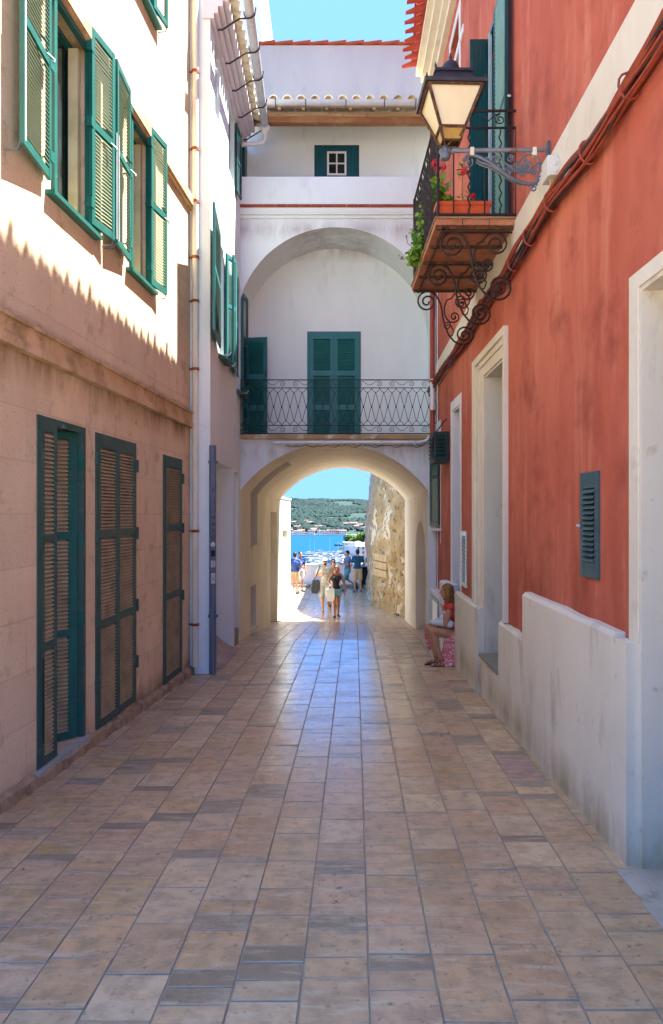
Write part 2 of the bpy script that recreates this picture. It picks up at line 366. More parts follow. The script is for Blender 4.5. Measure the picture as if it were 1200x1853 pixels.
# concrete corner patch beside the plinth at lower right
m_conc=mat('grey concrete','b5aa9a','c4bcb0',3,rough=.8,bump=.5,bscale=30,c3='94897a',s3=5,t3=(.52,.7))
m=M(); m.prism([(1.72,2.0,G(2)-.012),(2.6,2.0,G(2)-.012),(2.6,4.8,G(4.8)-.012),(1.72,4.8,G(4.8)-.012)],(0,0,.009)); m.build('pavement',m_conc)['kind']='structure'

# ---------------------------------------------------------------- cream building, left
cb=thing('cream_building',(XL(4)-.4,4,G(4)),'tall cream stone building with green louvred shutters lining the left of the street','building')
DO=[(uL(66),uL(153),-2.11,.82),(uL(172),uL(245),-2.16,.81),(uL(294.5),uL(328.5),-2.23,.77)]
W1=(uL(93),uL(161),2.75,4.50); W2=(uL(234),uL(269),2.75,4.50); W3=(uL(248),uL(276),6.12,8.0)
m=M(); m.wall(fL,3.2,10.68,-3.0,8.3,DO+[W1,W2,W3,(3.19,8.2,5.95,8.31)],0,-.42)  # near top cut low, out of view, to let in more skylight
m.build('wall',m_cream,cb)
m=M(); m.wall(fL,8.2,10.68,8.3,8.5,[],.1,-.5); m.build('roof_edge',m_cream2,cb)
# mouldings
m=M()
for a,b,o in ((1.27,1.34,.075),(1.34,1.47,.055),(1.47,1.50,.085)):
    m.box((3.2,0.002,a),(10.66,o,b),fL)
m.build('string_course',m_cream2,cb)
m=M(); m.box((3.2,.002,4.50),(10.68,.05,4.53),fL); m.box((3.2,.002,4.53),(10.68,.075,4.66),fL); m.build('string_course',m_cream2,cb)
# ground floor door frames, leaves, recesses
def lpt(u,o): q=fL(u,o,0); return (q[0],q[1])
def doorframe(D,par,fmat,f,w=.06,o0=-.05,o1=.012):
    m=M(); u0,u1,z0,z1=D
    m.box((u0,o0,z0),(u0+w,o1,z1-w),f); m.box((u1-w,o0,z0),(u1,o1,z1-w),f); m.box((u0,o0,z1-w),(u1,o1,z1),f)
    return m.build('door_frame',fmat,par)
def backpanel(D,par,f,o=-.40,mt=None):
    m=M(); m.box((D[0]+.003,o-.004,D[2]+.003),(D[1]-.003,o+.012,D[3]-.003),f); return m.build('door_infill',mt or m_black,par)  # black sheet stands in for the darkness behind the louvres
def hinges(par,pts,f,o=.0,s=(.05,.03,.12)):
    for (u,z) in pts:
        m=M(); m.box((u-s[0]/2,o,z-s[2]/2),(u+s[0]/2,o+s[1],z+s[2]/2),f); m.cbox((u,o+s[1]/2,z),(.02,s[1]+.012,s[2]+.02),f)
        m.build('hinge',m_greend,par)
for i,D in enumerate(DO):
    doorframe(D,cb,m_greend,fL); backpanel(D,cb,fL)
    u0,u1,z0,z1=D; a=u0+.055; b=u1-.055; mid=(a+b)/2; t=z1-.055
    rl=[-.20,-1.11]
    if i==0:
        mid=uL(100)
        m=M(); leaf(m,lpt(a,.0),lpt(mid,.0),z0+.01,t,rl,pitch=.036,ov=.40,th=.009); s_=m.build('shutter',[m_greend,m_slat],cb)
        m=M(); m.tube([fL(a+.02,.02,z) for z in (z0+.2,z0+.9)],.006,6); m.build('latch',m_iron,s_)
        # second leaf folded into the recess
        m=M(); leaf(m,lpt(mid+.16,-.36),lpt(b-.02,-.05),z0+.01,t,rl,pitch=.036,st=.085,ov=.40,th=.009); s_=m.build('shutter',[m_green,m_slat],cb)
        for z in (-1.85,-1.0,-.25,.5):
            m=M(); m.box((b-.03,-.03,z-.07),(b+.02,.02,z+.07),fL)
            for k in range(4): m.ell(fL(b,.022,z-.045+.03*k),(.006,.006,.006),6,4)
            m.build('hinge',m_green,s_)
        m=M(); m.box((u0-.05,-.4,z0-.07),(u1+.02,.05,z0-.002),fL); m.build('doorstep',m_slate,cb)
    elif i==1:
        mid=uL(211)
        for k,(p,q) in enumerate(((a,mid-.003),(mid+.003,b))):
            m=M(); leaf(m,lpt(p,0),lpt(q,0),z0+.01,t,[rl[0],rl[1]+(0 if k==0 else .02)],pitch=.034,rail=.085,ov=.40,th=.009); s_=m.build('shutter',[m_greend,m_slat],cb)
            hinges(s_,[((u0+.02) if k==0 else (u1+.005),z) for z in (-1.7,-1.05,-.22,.55)],fL)
    else:
        m=M(); leaf(m,lpt(a,0),lpt(b,0),z0+.01,t,[-.18,-1.09],pitch=.034,rail=.085,ov=.40,th=.009); s_=m.build('shutter',[m_greend,m_slat],cb)
        hinges(s_,[(u1+.01,z) for z in (-1.15,-.2,.5)],fL)
# irregular masonry footing strip along the wall base
m=M(); rnd=random.Random(3); u=0
m_foot=mat('crumbling footing','b99a78','9c8062',6,rough=.9,bump=.9,bscale=25,c3='6f5a44',s3=5,t3=(.5,.68),bdist=.02)
us=[3.2+.13*i for i in range(int(7.45/.13)+1)]+[10.66]
top=[G(x)+.09+rnd.uniform(-.02,.03) for x in us]; out=[.035+rnd.uniform(0,.035) for _ in us]
vs=[]; 
for x,t,o in zip(us,top,out): vs+=[fL(x,.001,G(x)-.05),fL(x,o+.02,G(x)-.05),fL(x,o,t-.02),fL(x,.001,t+.012)]
n=len(us); m.add(vs,[(4*i+k,4*i+(k+1)%4,4*i+4+(k+1)%4,4*i+4+k) for i in range(n-1) for k in range(4)]+[(0,1,2,3),(4*n-1,4*n-2,4*n-3,4*n-4)])
m.build('footing',m_foot,cb)
# upper windows
m_redsill=mat('ochre reveal','b98a58','a87a4c',5,rough=.9)
def window(W,par,f,fm,mull=True,off=-.16):
    u0,u1,z0,z1=W; w=.06
    m=M()
    for a in ((u0,-.16,z0),),:
        pass
    m.box((u0,off-.05,z0),(u0+w,off+.02,z1),f); m.box((u1-w,off-.05,z0),(u1,off+.02,z1),f); m.box((u0+w,off-.05,z1-w),(u1-w,off+.02,z1),f); m.box((u0+w,off-.05,z0),(u1-w,off+.02,z0+w),f)
    if mull: m.box(((u0+u1)/2-.03,off-.05,z0+w),((u0+u1)/2+.03,off+.018,z1-w),f)
    wf=m.build('window',fm,par)
    m=M(); m.box((u0+w*.6,off-.035,z0+w*.6),(u1-w*.6,off-.02,z1-w*.6),f); m.build('pane',m_glass,wf)
    m=M(); m.box((u0+.003,-.405,z0+.003),(u1-.003,-.39,z1-.003),f); m.build('dark_backing',m_black,wf)  # black sheet painted for the unlit room behind the pane
    return wf
m_curt=mat('cream frame paint','cfc69c','b9ae84',4,rough=.6)
for W in (W1,W2,W3):
    wf=window(W,cb,fL,m_green)
    m=M(); u0,u1,z0,z1=W      # green outer casing with cream inner edge
    m.box((u0-.005,-.02,z0-.02),(u0+.05,.03,z1),fL); m.box((u1-.05,-.02,z0-.02),(u1+.005,.03,z1),fL); m.box((u0-.005,-.02,z1-.05),(u1+.005,.03,z1),fL)
    m.build('casing',m_green,wf)
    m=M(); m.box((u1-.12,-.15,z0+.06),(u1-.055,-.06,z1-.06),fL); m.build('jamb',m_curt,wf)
    m=M(); m.box((u0-.12,-.02,z0-.05),(u1+.12,.085,z0-.012),fL); m.build('sill',m_green,wf)
def oleaf(par,uA,oA,uB,oB,z0,z1,rails,mats=None,f=fL,tilt=1,pitch=.036):
    m=M(); a=f(uA,oA,0); b=f(uB,oB,0); leaf(m,(a[0],a[1]),(b[0],b[1]),z0,z1,rails,pitch=pitch,tilt=tilt); return m.build('shutter',mats or [m_green,m_slatu],par)
SP=[(uL(37,.12),.13,uL(92,.07),.06,2.79,4.66),(uL(164,.06),.06,uL(206,.12),.12,2.77,4.66),(uL(210,.12),.12,uL(233,.06),.07,2.77,4.66),(uL(272,.06),.06,uL(298,.1),.12,2.76,4.66),
    (uL(277,.06),.06,uL(300,.1),.12,6.16,7.98)]
for s in SP:
    sh=oleaf(cb,*s,[s[4]+.97 if s[4]<3 else s[4]+.9])
    ha,oa=(s[0],s[1]) if s[1]<s[3] else (s[2],s[3]); fu,fo=(s[2],s[3]) if s[1]<s[3] else (s[0],s[1])
    for z in (s[4]+.2,s[4]+.97,s[5]-.2):
        m=M(); m.cbox((ha,oa,z),(.07,.05,.09),fL); m.tube([(ha,.0,z),(ha,oa,z)],.01,6,f=fL); m.build('hinge',m_green,sh)
    m=M(); um=(s[0]+s[2])/2; zc=s[4]+.97
    m.tube([(um-.05,.15,zc+.02),(um+.05,.17,zc)],.011,6,f=fL); m.tube([(um+.06,.15,zc-.06),(um+.09,.20,zc-.10),(um+.07,.2,zc-.13)],.009,6,f=fL); m.build('latch',m_green,sh)
    m=M(); m.tube([(fu,fo+.03,s[4]+.02),(fu,fo+.03,s[4]+1.1)],.006,6,f=fL); m.build('bolt_rod',m_zinc,sh)
    m=M(); m.tube([(fu,.0,s[4]-.05),(fu,.10,s[4]-.04),(fu,.12,s[4]+.02)],.007,6,f=fL); m.build('holdback',m_grey,sh)
# rain downpipe at the corner
m=M(); px=XL(10.6)+.09; m.c=0
m.tube([(px,10.60,G(10.6)+.12),(px,10.60,9.3)],.048,12)
dp=m.build('downpipe',m_pipe,cb,smooth=True)
for y in (130,270,365,466,545,668,961,1130):
    m=M(); z=zp(y,10.6); m.lathe([(.058,z-.02),(.058,z+.02)],(px,10.60,0),12); m.box((px-.12,10.59,z-.012),(px,10.61,z+.012)); m.build('pipe_clamp',m_rustc,dp)

# ---------------------------------------------------------------- white building, left
wb=thing('white_building',(-2.3,12.5,G(12.5)),'white plastered building past the cream one with teal shutters and tiled eaves','building')
m_whs=m_white
R1=(uW(388),uW(421.5),-3.2,.82); R2=(uW(424.5),uW(431),-3.2,.785)
V1=(11.52,11.98,2.58,4.38); V2=(13.72,14.16,2.40,4.38); V3=(uW(389),uW(397.5),6.22,7.30); V4=(uW(414),uW(424),6.05,7.25)
m=M(); m.wall(fW,10.7,15.5,-3.1,7.75,[R1,R2,V1,V2,V3,V4],0,-.48)
m.build('wall',m_white,wb)
m=M(); m.box((XL(10.66)-.3,10.68,-3.0),(-1.802,10.78,9.0)); m.box((-2.12,10.66,-2.6),(-1.80,10.70,9.0)); 
m.prism([(-1.80,10.68,-2.60),(-1.70,10.66,-2.60),(-1.80,10.66,-2.15)],(0,.12,0))
m.build('pilaster',m_white,wb)
m=M(); m.box((R1[0]+.003,-.47,-3),(R1[1]-.003,-.455,.815),fW); m.build('recess_back',m_white,wb)
m=M(); m.box((R2[0]+.003,-.30,-3),(R2[1]-.003,-.285,.78),fW); m.build('recess_back',m_white,wb)
# curved ramp in the recess
m=M(); g0=G(12)
for i in range(8):
    a,b=i/8,(i+1)/8
    pr=lambda t:(-.46+.58*t, -.0+.42*(1-t)**1.8)
    (oa,za),(ob,zb_)=pr(a),pr(b)
    m.prism([fW(R1[0]+.01,oa,G(R1[0])-.05),fW(R1[0]+.01,ob,G(R1[0])-.05),fW(R1[0]+.01,ob,G(R1[0])+zb_+.01),fW(R1[0]+.01,oa,G(R1[0])+za+.01)],Vector(fW(R1[1]-.01,0,G(R1[1])))-Vector(fW(R1[0]+.01,0,G(R1[0]))))
m.build('ramp',mat('pinkish cement','b7a29a','a89289',3,rough=.9,bump=.4,bscale=30,c3='8d7a72',s3=4,t3=(.55,.7)),wb)
m=M(); m.box((R2[0]+.02,-.28,G(13.5)-.03),(R2[1]-.02,.01,G(13.5)+.28),fW); m.build('threshold',m_step,wb)
for W in (V1,V2,V3,V4): window(W,wb,fW,m_teal,mull=False,off=-.10)
def wsill(W,z=None):
    u0,u1=W[0],W[1]; z=W[2]
    m=M(); m.prism([fW(u0-.1,.0,z-.02),fW(u0-.1,.13,z-.09),fW(u0-.1,.12,z-.12),fW(u0-.1,0,z-.09)],(0,u1-u0+.2,0)); m.build('sill',m_greend,wb)
wsill(V1); wsill(V2)
oleaf(wb,uW(381.6,.10),.14,uW(397,.04),.05,2.60,4.40,[3.52],[m_teal,m_greend],fW)
oleaf(wb,12.0,.04,12.35,.16,2.55,4.36,[3.5],[m_teal,m_greend],fW)
oleaf(wb,uW(418.5,.10),.13,uW(430,.05),.05,2.55,4.40,[3.45],[m_teal,m_greend],fW)
oleaf(wb,14.24,.03,14.70,.08,2.45,4.40,[3.4],[m_teal,m_greend],fW)
oleaf(wb,V4[1]+.02,.03,V4[1]+.44,.07,6.0,7.25,[6.6],[m_dteal,m_teal],fW)
m=M(); m.tube([(11.0,.02,6.83),(11.2,.10,6.83),(11.62,.08,6.83)],.012,6,f=fW); m.tube([(11.0,.05,6.83),(11.05,.05,6.42)],.006,6,f=fW); m.build('shutter_bar',m_zinc,wb)
for (u,z) in ((11.55,2.56),(12.1,2.5),(14.0,2.36)):
    m=M(); m.tube([(u,.0,z),(u,.15,z-.01),(u+.05,.18,z+.05)],.011,6,f=fW); m.build('holdback',m_zinc,wb)
# eaves: cornice, tiles, gutter with iron hooks
m=M()
for a,b,o in ((7.34,7.42,.06),(7.42,7.52,.12),(7.52,7.60,.19),(7.60,7.70,.27)): m.box((10.63,-.1,a),(14.32,o,b),fW)
m.box((10.64,-.5,7.70),(14.32,.10,7.76),fW)
m.build('cornice',mat('lavender cornice','d9d3da','cfc8cf',3,rough=.85),wb)
def canal(m,p0,dirv,slope,L,r,up=True,seg=8,taper=1.0,th=.014):
    """one half-round tile running from p0 along dirv, rising by slope; up=True is a cover tile"""
    d=Vector((dirv[0],dirv[1],slope)).normalized(); sd=Vector((-dirv[1],dirv[0],0)).normalized(); upv=sd.cross(d); 
    if upv.z<0: upv=-upv
    vs=[]
    for k,(t,s) in enumerate(((0,taper if not up else 1),(L,1 if not up else .86))):
        for rr in (r*s,r*s-th):
            for i in range(seg+1):
                a=math.pi*i/seg; vs.append(Vector(p0)+d*t+sd*math.cos(a)*rr+upv*math.sin(a)*rr*(1 if up else -1))
    n=seg+1; fs=[]
    for i in range(seg):
        fs+=[(i,i+1,2*n+i+1,2*n+i),(n+i+1,n+i,3*n+i,3*n+i+1),(i,n+i,n+i+1,i+1),(2*n+i,2*n+i+1,3*n+i+1,3*n+i)]
    fs+=[(0,2*n,3*n,n),(seg,n+seg,3*n+seg,2*n+seg)]
    m.add(vs,fs)
def tiles(m,y0,y1,step,x0,dx,z0,slope,rows,r,L=.38,pan_out=.14,jit=.01,taper=.6,axis='y',rnd=random.Random(2)):
    n=int(round((y1-y0)/step))
    for i in range(n+1):
        y=y0+i*step
        for up in (False,True):
            yy=y+(step/2 if up else 0)
            for k in range(rows):
                t=k*(L-.06)+(0 if up else -pan_out)+rnd.uniform(-jit,jit)
                if not up and k==0: t=-pan_out*rnd.uniform(.75,1.15)
                z=z0+t*slope+(.055 if up else .0)
                if axis=='y': canal(m,((x0(yy) if callable(x0) else x0)+dx*t,yy,z),(dx,0),slope,L,r,up,taper=taper if k==0 else .9)
                else: canal(m,(yy,x0+dx*t,z),(0,dx),slope,L,r,up,taper=taper if k==0 else .9)
m=M(); tiles(m,10.75,14.25,.22,-1.46,-1,7.80,.4,4,.095,pan_out=.08,taper=.85); m.build('roof_tiles',m_paletile,wb,smooth=True)
m=M(); m.prism([(-1.60,10.80,7.76),(-3.4,10.80,8.48),(-3.4,10.80,8.42),(-1.60,10.80,7.71)],(0,3.52,0)); m.build('roof',m_paletile,wb)
m=M(); gx0,gx1=-1.24,-1.32
def gut(a,y,r): 
    return (gx0+(gx1-gx0)*(y-10.6)/3.7+r*math.cos(a),y,7.68+r*math.sin(a))
ang=[math.pi+math.pi*i/10 for i in range(11)]
m.grid(lambda a,y:gut(a,y,.075),ang,[10.62,14.3]); m.grid(lambda a,y:gut(a,y,.068),ang,[10.62,14.3])
m.add([gut(a,14.3,.075) for a in ang],[list(range(11))])
gt=m.build('gutter',m_zinc,wb,smooth=True)
for d in (10.98,11.8,12.56,13.4,14.2):
    gx=gx0+(gx1-gx0)*(d-10.6)/3.7
    m=M(); a=Vector((-1.77,d,7.40)); pts=[a,a+Vector((.10,0,.0)),a+Vector((.22,0,.08)),a+Vector((.36,0,.17)),Vector((gx-.06,d,7.575)),Vector((gx+.02,d,7.585)),Vector((gx+.075,d,7.63)),Vector((gx+.09,d,7.74))]
    m.tube(pts,.012,6); m.tube([Vector((gx-.06,d,7.575)),Vector((gx-.085,d,7.63)),Vector((gx-.09,d,7.68))],.010,6); m.build('gutter_bracket',m_iron,gt)
m=M(); m.lathe([(.10,7.68),(.10,7.62),(.045,7.50)],(gx1-.0,14.22,0),12); 
m.tube([(gx1,14.22,7.52),(gx1,14.22,7.40),(gx1-.04,14.2,7.34),(gx1-.12,14.2,7.32),(-1.79,14.2,7.30)],.042,10); m.build('downpipe',m_wtrim,gt,smooth=True)
# grey conduit with stickers and lettering
cx,cy=-1.76,10.64
cd=thing('conduit',(cx,cy,G(cy)),'grey vertical conduit with stickers and black letters at the white pilaster','pipe')
m=M(); m.tube([(cx,cy,G(cy)),(cx,cy,zp(806,cy))],.052,14); m.build('tube',m_conduit,cd,smooth=True)
for y in (836,1115): m=M(); z=zp(y,cy); m.lathe([(.056,z-.025),(.056,z+.025)],(cx,cy,0),14); m.box((cx-.07,cy+.0,z-.02),(cx+.07,cy+.06,z+.02)); m.build('clamp',m_conduit,cd)
m_ink=mat('black ink','151515',rough=.6); m_stk=mat('white sticker','d8dadb','bfc3c4',20,rough=.5)
def text(s,loc,size,m_,par,rot=(R_(90),0,0),name='lettering',ext=.0006,parent_inv=True):
    cu=bpy.data.curves.new(name,'FONT'); cu.body=s; cu.size=size; cu.extrude=ext; cu.align_x='CENTER'; cu.align_y='CENTER'
    t=bpy.data.objects.new('tmp',cu); C.objects.link(t); dg=bpy.context.evaluated_depsgraph_get(); me=bpy.data.meshes.new_from_object(t.evaluated_get(dg))
    bpy.data.objects.remove(t); o=bpy.data.objects.new(name,me); C.objects.link(o); me.materials.clear(); me.materials.append(m_)
    o.location=loc; o.rotation_euler=rot
    if par is not None:
        o.parent=par
        if par.type=='EMPTY' : o.matrix_parent_inverse=Matrix.Translation(-Vector(par.location))
    return o
ty=cy-.056
for ch,y in (('P',888),('M',937),('A',949),('S',960),('C',973)):
    text(ch,(cx+.018,ty,zp(y,cy)),.085 if ch=='C' else .07,m_ink,cd,name='letter')
m=M(); m.lathe([(.035,0),(.035,.003)],(0,0,0),16); o=m.build('sticker',m_stk,cd); o.rotation_euler=(R_(90),0,0); o.matrix_parent_inverse=Matrix.Translation(-Vector(cd.location)); o.location=(cx+.012,ty+.002,zp(985,cy))
for y,h,tx in ((1001,.09,None),(1020,.10,'VISIT'),(1046,.15,'CRT')):
    z=zp(y,cy); m=M(); m.box((cx-.015,ty,z-h/2),(cx+.045,ty+.01,z+h/2)); s=m.build('sticker',m_stk if tx else m_ink,cd)
    if tx: text(tx,(cx+.015,ty-.002,z),.05,m_ink,s,rot=(R_(90),R_(90),0),name='letter')
# ---------------------------------------------------------------- arch building
ab=thing('arch_house',(.1,17,G(17)),'white house bridging the street end with a vaulted passage, balcony and big blind arch','building')
XC0,ZC0=.055,-.907; XC1=.329; RA=2.305
def zc_(u): t=(u-14.2)/7.2; return ZC0+(-.939-ZC0)*t
def xc_(u): t=(u-14.2)/7.2; return XC0+(XC1-XC0)*t
HA=math.asin(1.857/RA); LA=2*HA*RA
def fT(u,o,s):
    xc,zc=xc_(u),zc_(u)
    zs=zc+RA*math.cos(HA); hx=RA*math.sin(HA)
    if s<0: return (xc-hx+o,u,zs+s)
    if s>LA: return (xc+hx-o,u,zs-(s-LA))
    a=-HA+s/RA
    if abs(a)<.5*HA: o=max(o,-.06)
    return (xc+(RA-o)*math.sin(a),u,zc+(RA-o)*math.cos(a))
ZS=.49
uT=lambda x:3060/(650.7-x)
HT=[(uT(454),uT(466),zp(983,16)-ZS,1.05),(uT(454.5),uT(463.5),zp(1133,16)-ZS,zp(1056,16)-ZS),(uT(489.5),uT(502),-3.65,zp(923,19.7)-ZS)]
u0,u1=14.75,17.3; NH=[]
nn=14
for i in range(nn):
    a=u0+(u1-u0)*i/nn; b=u0+(u1-u0)*(i+1)/nn; mdl=((a+b)/2-(u0+u1)/2)/((u1-u0)/2)
    zt=-.12-.75*(1-math.sqrt(max(0,1-mdl*mdl)))
    NH.append((a,b,LA+ZS-zt,LA+4.3))
m=M(); m.wall(fT,14.2,21.4,-4.0,LA+4.0,HT+NH,0,-.35,us=[14.2+.6*i for i in range(1,12)],zs=[LA*i/36 for i in range(37)])
# (front and rear rims come with the lining); mass above the vault
m.build('vault',m_tun,ab,smooth=20)
m=M(); m.c=0
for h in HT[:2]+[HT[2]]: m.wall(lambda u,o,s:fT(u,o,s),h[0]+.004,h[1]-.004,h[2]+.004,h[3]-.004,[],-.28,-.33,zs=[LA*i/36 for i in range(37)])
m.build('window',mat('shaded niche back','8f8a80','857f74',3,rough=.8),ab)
for h in HT[:2]:
    m=M(); m.box((h[0]-.06,-.30,h[2]-.05),(h[1]+.06,.05,h[2]-.003),fT); m.build('sill',m_trim,ab)
m=M(); m.box((HT[2][0]-.08,-.3,-3.75),(HT[2][1]+.06,.10,-3.50),fT); m.build('doorstep',m_step,ab)
m=M(); m.wall(fT,u0+.004,u1-.004,LA+.3,LA+4.0,[],-.30,-.34); m.build('niche_back',m_tun,ab)
m=M(); m.wall(fT,u0+.7,u1-.3,LA+1.6,LA+4.0,[],-.24,-.299); m.build('door_infill',m_trim,ab)
def arcz(x,xc,zc,r): 
    d=r*r-(x-xc)**2
    return zc+math.sqrt(d) if d>0 else None
def archstrip(m,y,x0,x1,xc,zc,r,ztop,zside,n=60,hx=None):
    xs=sorted(set([x0,x1,xc-hx,xc+hx]+[xc-hx+2*hx*(1-math.cos(math.pi*i/n))/2 for i in range(n+1)]))
    xs=[x for x in xs if x0-1e-6<=x<=x1+1e-6]
    for a,b in zip(xs,xs[1:]):
        mid=(a+b)/2
        if abs(mid-xc)<hx: za=arcz(max(min(a,xc+hx),xc-hx),xc,zc,r) or zside; zb_=arcz(max(min(b,xc+hx),xc-hx),xc,zc,r) or zside
        else: za=zb_=zside
        m.add([(a,y,za),(b,y,zb_),(b,y,ztop),(a,y,ztop)],[(0,1,2,3)])
hx0=RA*math.sin(HA)
m=M(); archstrip(m,14.197,-1.80,3.0,XC0,ZC0,RA,1.50,-3.1,hx=hx0)
archstrip(m,14.197,-1.80,3.0,.087,3.69,1.966,6.04,1.56,hx=1.966)
m.build('facade',m_whiteA,ab)
m=M(); archstrip(m,21.42,-2.6,4.0,XC1,-.939,RA,2.2,-3.6,hx=hx0); m.build('rear_wall',m_white,ab)
m=M(); m.box((-2.6,14.25,1.3),(-1.86,21.3,2.2)); m.box((-2.5,15.66,1.60),(4,21.4,2.2)); m.box((2.6,14.3,-3.6),(4,21.35,2.2)); m.build('mass',m_white,ab)
# raised archivolt, barrel recess
m=M()
for k in range(48):
    a,b=math.pi*k/48,math.pi*(k+1)/48
    pp=lambda an,r,y:(.087+r*math.cos(an),y,3.69+r*math.sin(an))
    if abs(.087+2.1*math.cos((a+b)/2))>1.97 and math.cos(a)<0: continue
    m.add([pp(a,1.967,14.17),pp(b,1.967,14.17),pp(b,2.11,14.17),pp(a,2.11,14.17),pp(a,1.967,14.196),pp(b,1.967,14.196),pp(b,2.11,14.196),pp(a,2.11,14.196)],[(0,1,2,3),(3,2,6,7),(0,4,5,1)])
m.build('archivolt',m_whiteA,ab)
m=M(); ang=[math.pi*i/48 for i in range(49)]
m.grid(lambda a,y:(.087+1.966*math.cos(a),y,3.69+1.966*math.sin(a)),ang,[14.19,15.33])
m.grid(lambda z,y:(2.053,y,z),[1.5,3.69],[14.19,15.33]); m.build('barrel_recess',m_whiteA,ab,smooth=True)
DB=(-.519,.625,1.57,3.89)
DLg=(-1.60,-1.45,6.0,7.55)
SW=(-.366,.59,6.90,7.87)
m=M(); m.wall(fB,-1.9,3.0,1.50,8.75,[DB,SW],0,-.3); m.build('back_wall',m_whiteA,ab)
# balcony
bal=M(); bal.box((-1.795,14.08,1.475),(2.05,15.32,1.56)); bal=bal.build('balcony',mat('tan stone edge','b39468','9c7d54',6,rough=.8,bump=.3,c3='d6cbb6',s3=4,t3=(.55,.7)),ab)
def railing():
    y=14.12; m=M(); x0,x1=-1.79,2.03
    for z,r in ((2.635,.011),(2.478,.009),(1.739,.009),(1.58,.011)): m.tube([(x0,y,z),(x1,y,z)],r,6)
    st=.1605; n=int((x1-x0)/st); 
    for i in range(n+1):
        c=x0+.09+i*st
        for s in (-1,1):
            def X(t): return c+s*t*st/2
            pts=[(X(1),y,2.478),(X(.85),y,2.45),(X(.45),y,2.405),(X(.0)+s*.004,y,2.385),(X(.3),y,2.31),(X(1)-s*.006,y,2.108),(X(.3),y,1.905),(X(0)+s*.004,y,1.83),(X(.45),y,1.81),(X(.85),y,1.765),(X(1),y,1.739)]
            m.tube(pts,.0058,5)
        for z in (2.385,1.83): m.cbox((c,y,z),(.022,.02,.022))
        m.cbox((c+st/2,y,2.108),(.026,.022,.045))
    nb=int((x1-x0)/.32)
    for zb0,zb1 in ((2.478,2.635),(1.58,1.739)):
        zc=(zb0+zb1)/2; r=(zb1-zb0)/2-.02
        for i in range(nb+1):
            c=x0+.16+i*.317; s=1 if i%2==0 else -1
            if c+.16>x1+.05: break
            m.tube(spiral((c+s*.03,y,zc),r,1.5,math.pi/2,s,16,.2),.005,5)
            m.tube([(c+s*.03,y,zc+r),(c-s*.05,y,zc+r*.75),(c-s*.13,y,zc-r*.4),(c-s*.17,y,zc-r*.2)],.005,5)
    for x in (x0+.01,x1-.01): m.box((x-.008,y-.008,1.56),(x+.008,y+.008,2.64))
    return m.build('railing',m_iron,bal)
railing()
m=M(); m.tube([(-1.12,14.10,1.40),(.55,14.10,1.405),(1.72,14.10,1.405),(1.86,14.10,1.44),(1.93,14.09,1.53)],.034,10)
wp=m.build('water_pipe',m_wtrim,ab,smooth=True)
for x in (-.15,.95,1.62): m=M(); m.box((x-.02,14.05,1.355),(x+.02,14.19,1.45)); m.build('pipe_clamp',m_zinc,wp)
m=M(); pts=[]
for i in range(40):
    x=-.9+2.7*i/39; pts.append((x,14.13,1.36-.05*abs(math.sin(i*.55))*(1 if i%3 else .4)))
m.tube(pts,.006,5); m.tube([(p[0]+.05,p[1]+.01,p[2]+.035) for p in pts[12:]],.005,5); m.build('cable',m_cableb,wp)
# balcony door and side shutter
def fdoor(p0,p1,z0,z1,par,rails,frame=True):
    m=M(); leaf(m,p0,p1,z0,z1,rails,t=.04,st=.075,rail=.11,pitch=.052,bot=.12); return m.build('shutter',[m_teal,m_tealslat],par)
doorframe(DB,ab,m_teal,fB,.05,-.1,.02)
m=M(); m.box((DB[0]+.01,15.45,DB[2]+.01),(DB[1]-.01,15.47,DB[3]-.01)); m.build('door_infill',m_dteal,ab)
for a,b in ((-.465,.050),(.056,.572)): fdoor((a,15.33),(b,15.33),1.575,3.84,ab,[3.0,2.27])
s_=fdoor((-1.795,14.98),(-1.335,14.90),1.575,3.67,ab,[2.85,2.2]); 
m=M(); m.cbox((-1.36,14.86,2.9),(.02,.03,.12)); m.build('hinge',m_iron,s_)
s_=fdoor((-1.79,14.42),(-1.76,14.93),1.575,3.60,ab,[2.85,2.2])
# upper moulding, brick coping, parapet
m=M(); m.box((-1.80,14.16,5.83),(3,14.2,5.865)); m.box((-1.80,14.14,5.90),(3,14.2,5.935)); m.box((-1.80,14.12,5.935),(3,14.2,6.025)); m.build('cornice',m_whiteA,ab)
m=M(); x=-1.795
while x<2.6: m.box((x,14.09,6.028),(x+.225,14.4,6.078)); x+=.232
m.build('brick_coping',m_brick,ab)
m=M(); m.box((-1.795,14.13,6.08),(3,14.33,6.64)); m.build('parapet',m_whiteA,ab,bevel=.012)
m=M(); m.box((-1.9,14.34,5.9),(3,15.32,6.05)); m.build('loggia_floor',m_step,ab)
# plank window
m=M(); 
for i in range(7):
    a=SW[0]+(SW[1]-SW[0])*i/7; b=SW[0]+(SW[1]-SW[0])*(i+1)/7; m.box((a+.002,15.335,6.905),(b-.002,15.36,SW[3]-.03))
m.box((SW[0]+.01,15.362,6.91),(SW[1]-.01,15.38,SW[3]-.01))
wn=m.build('window',mat('teal planks','0f5560','0c4a58',3,rough=.45),ab)
m=M(); m.box((SW[0],15.325,SW[3]-.03),(SW[1],15.37,SW[3])); m.box((SW[0],15.325,6.9),(SW[0]+.03,15.37,SW[3]-.03)); m.box((SW[1]-.03,15.325,6.9),(SW[1],15.37,SW[3]-.03)); m.build('frame',m_dteal,wn)
m=M(); a,b,c,d=-.094,.318,7.22,7.73
for q in ((a,15.31,c,a+.04,d),(b-.04,15.31,c,b,d),(a+.04,15.31,c,b-.04,c+.04),(a+.04,15.31,d-.04,b-.04,d),((a+b)/2-.014,15.312,c+.04,(a+b)/2+.014,d-.04)): m.box((q[0],q[1],q[2]),(q[3],15.334,q[4]))
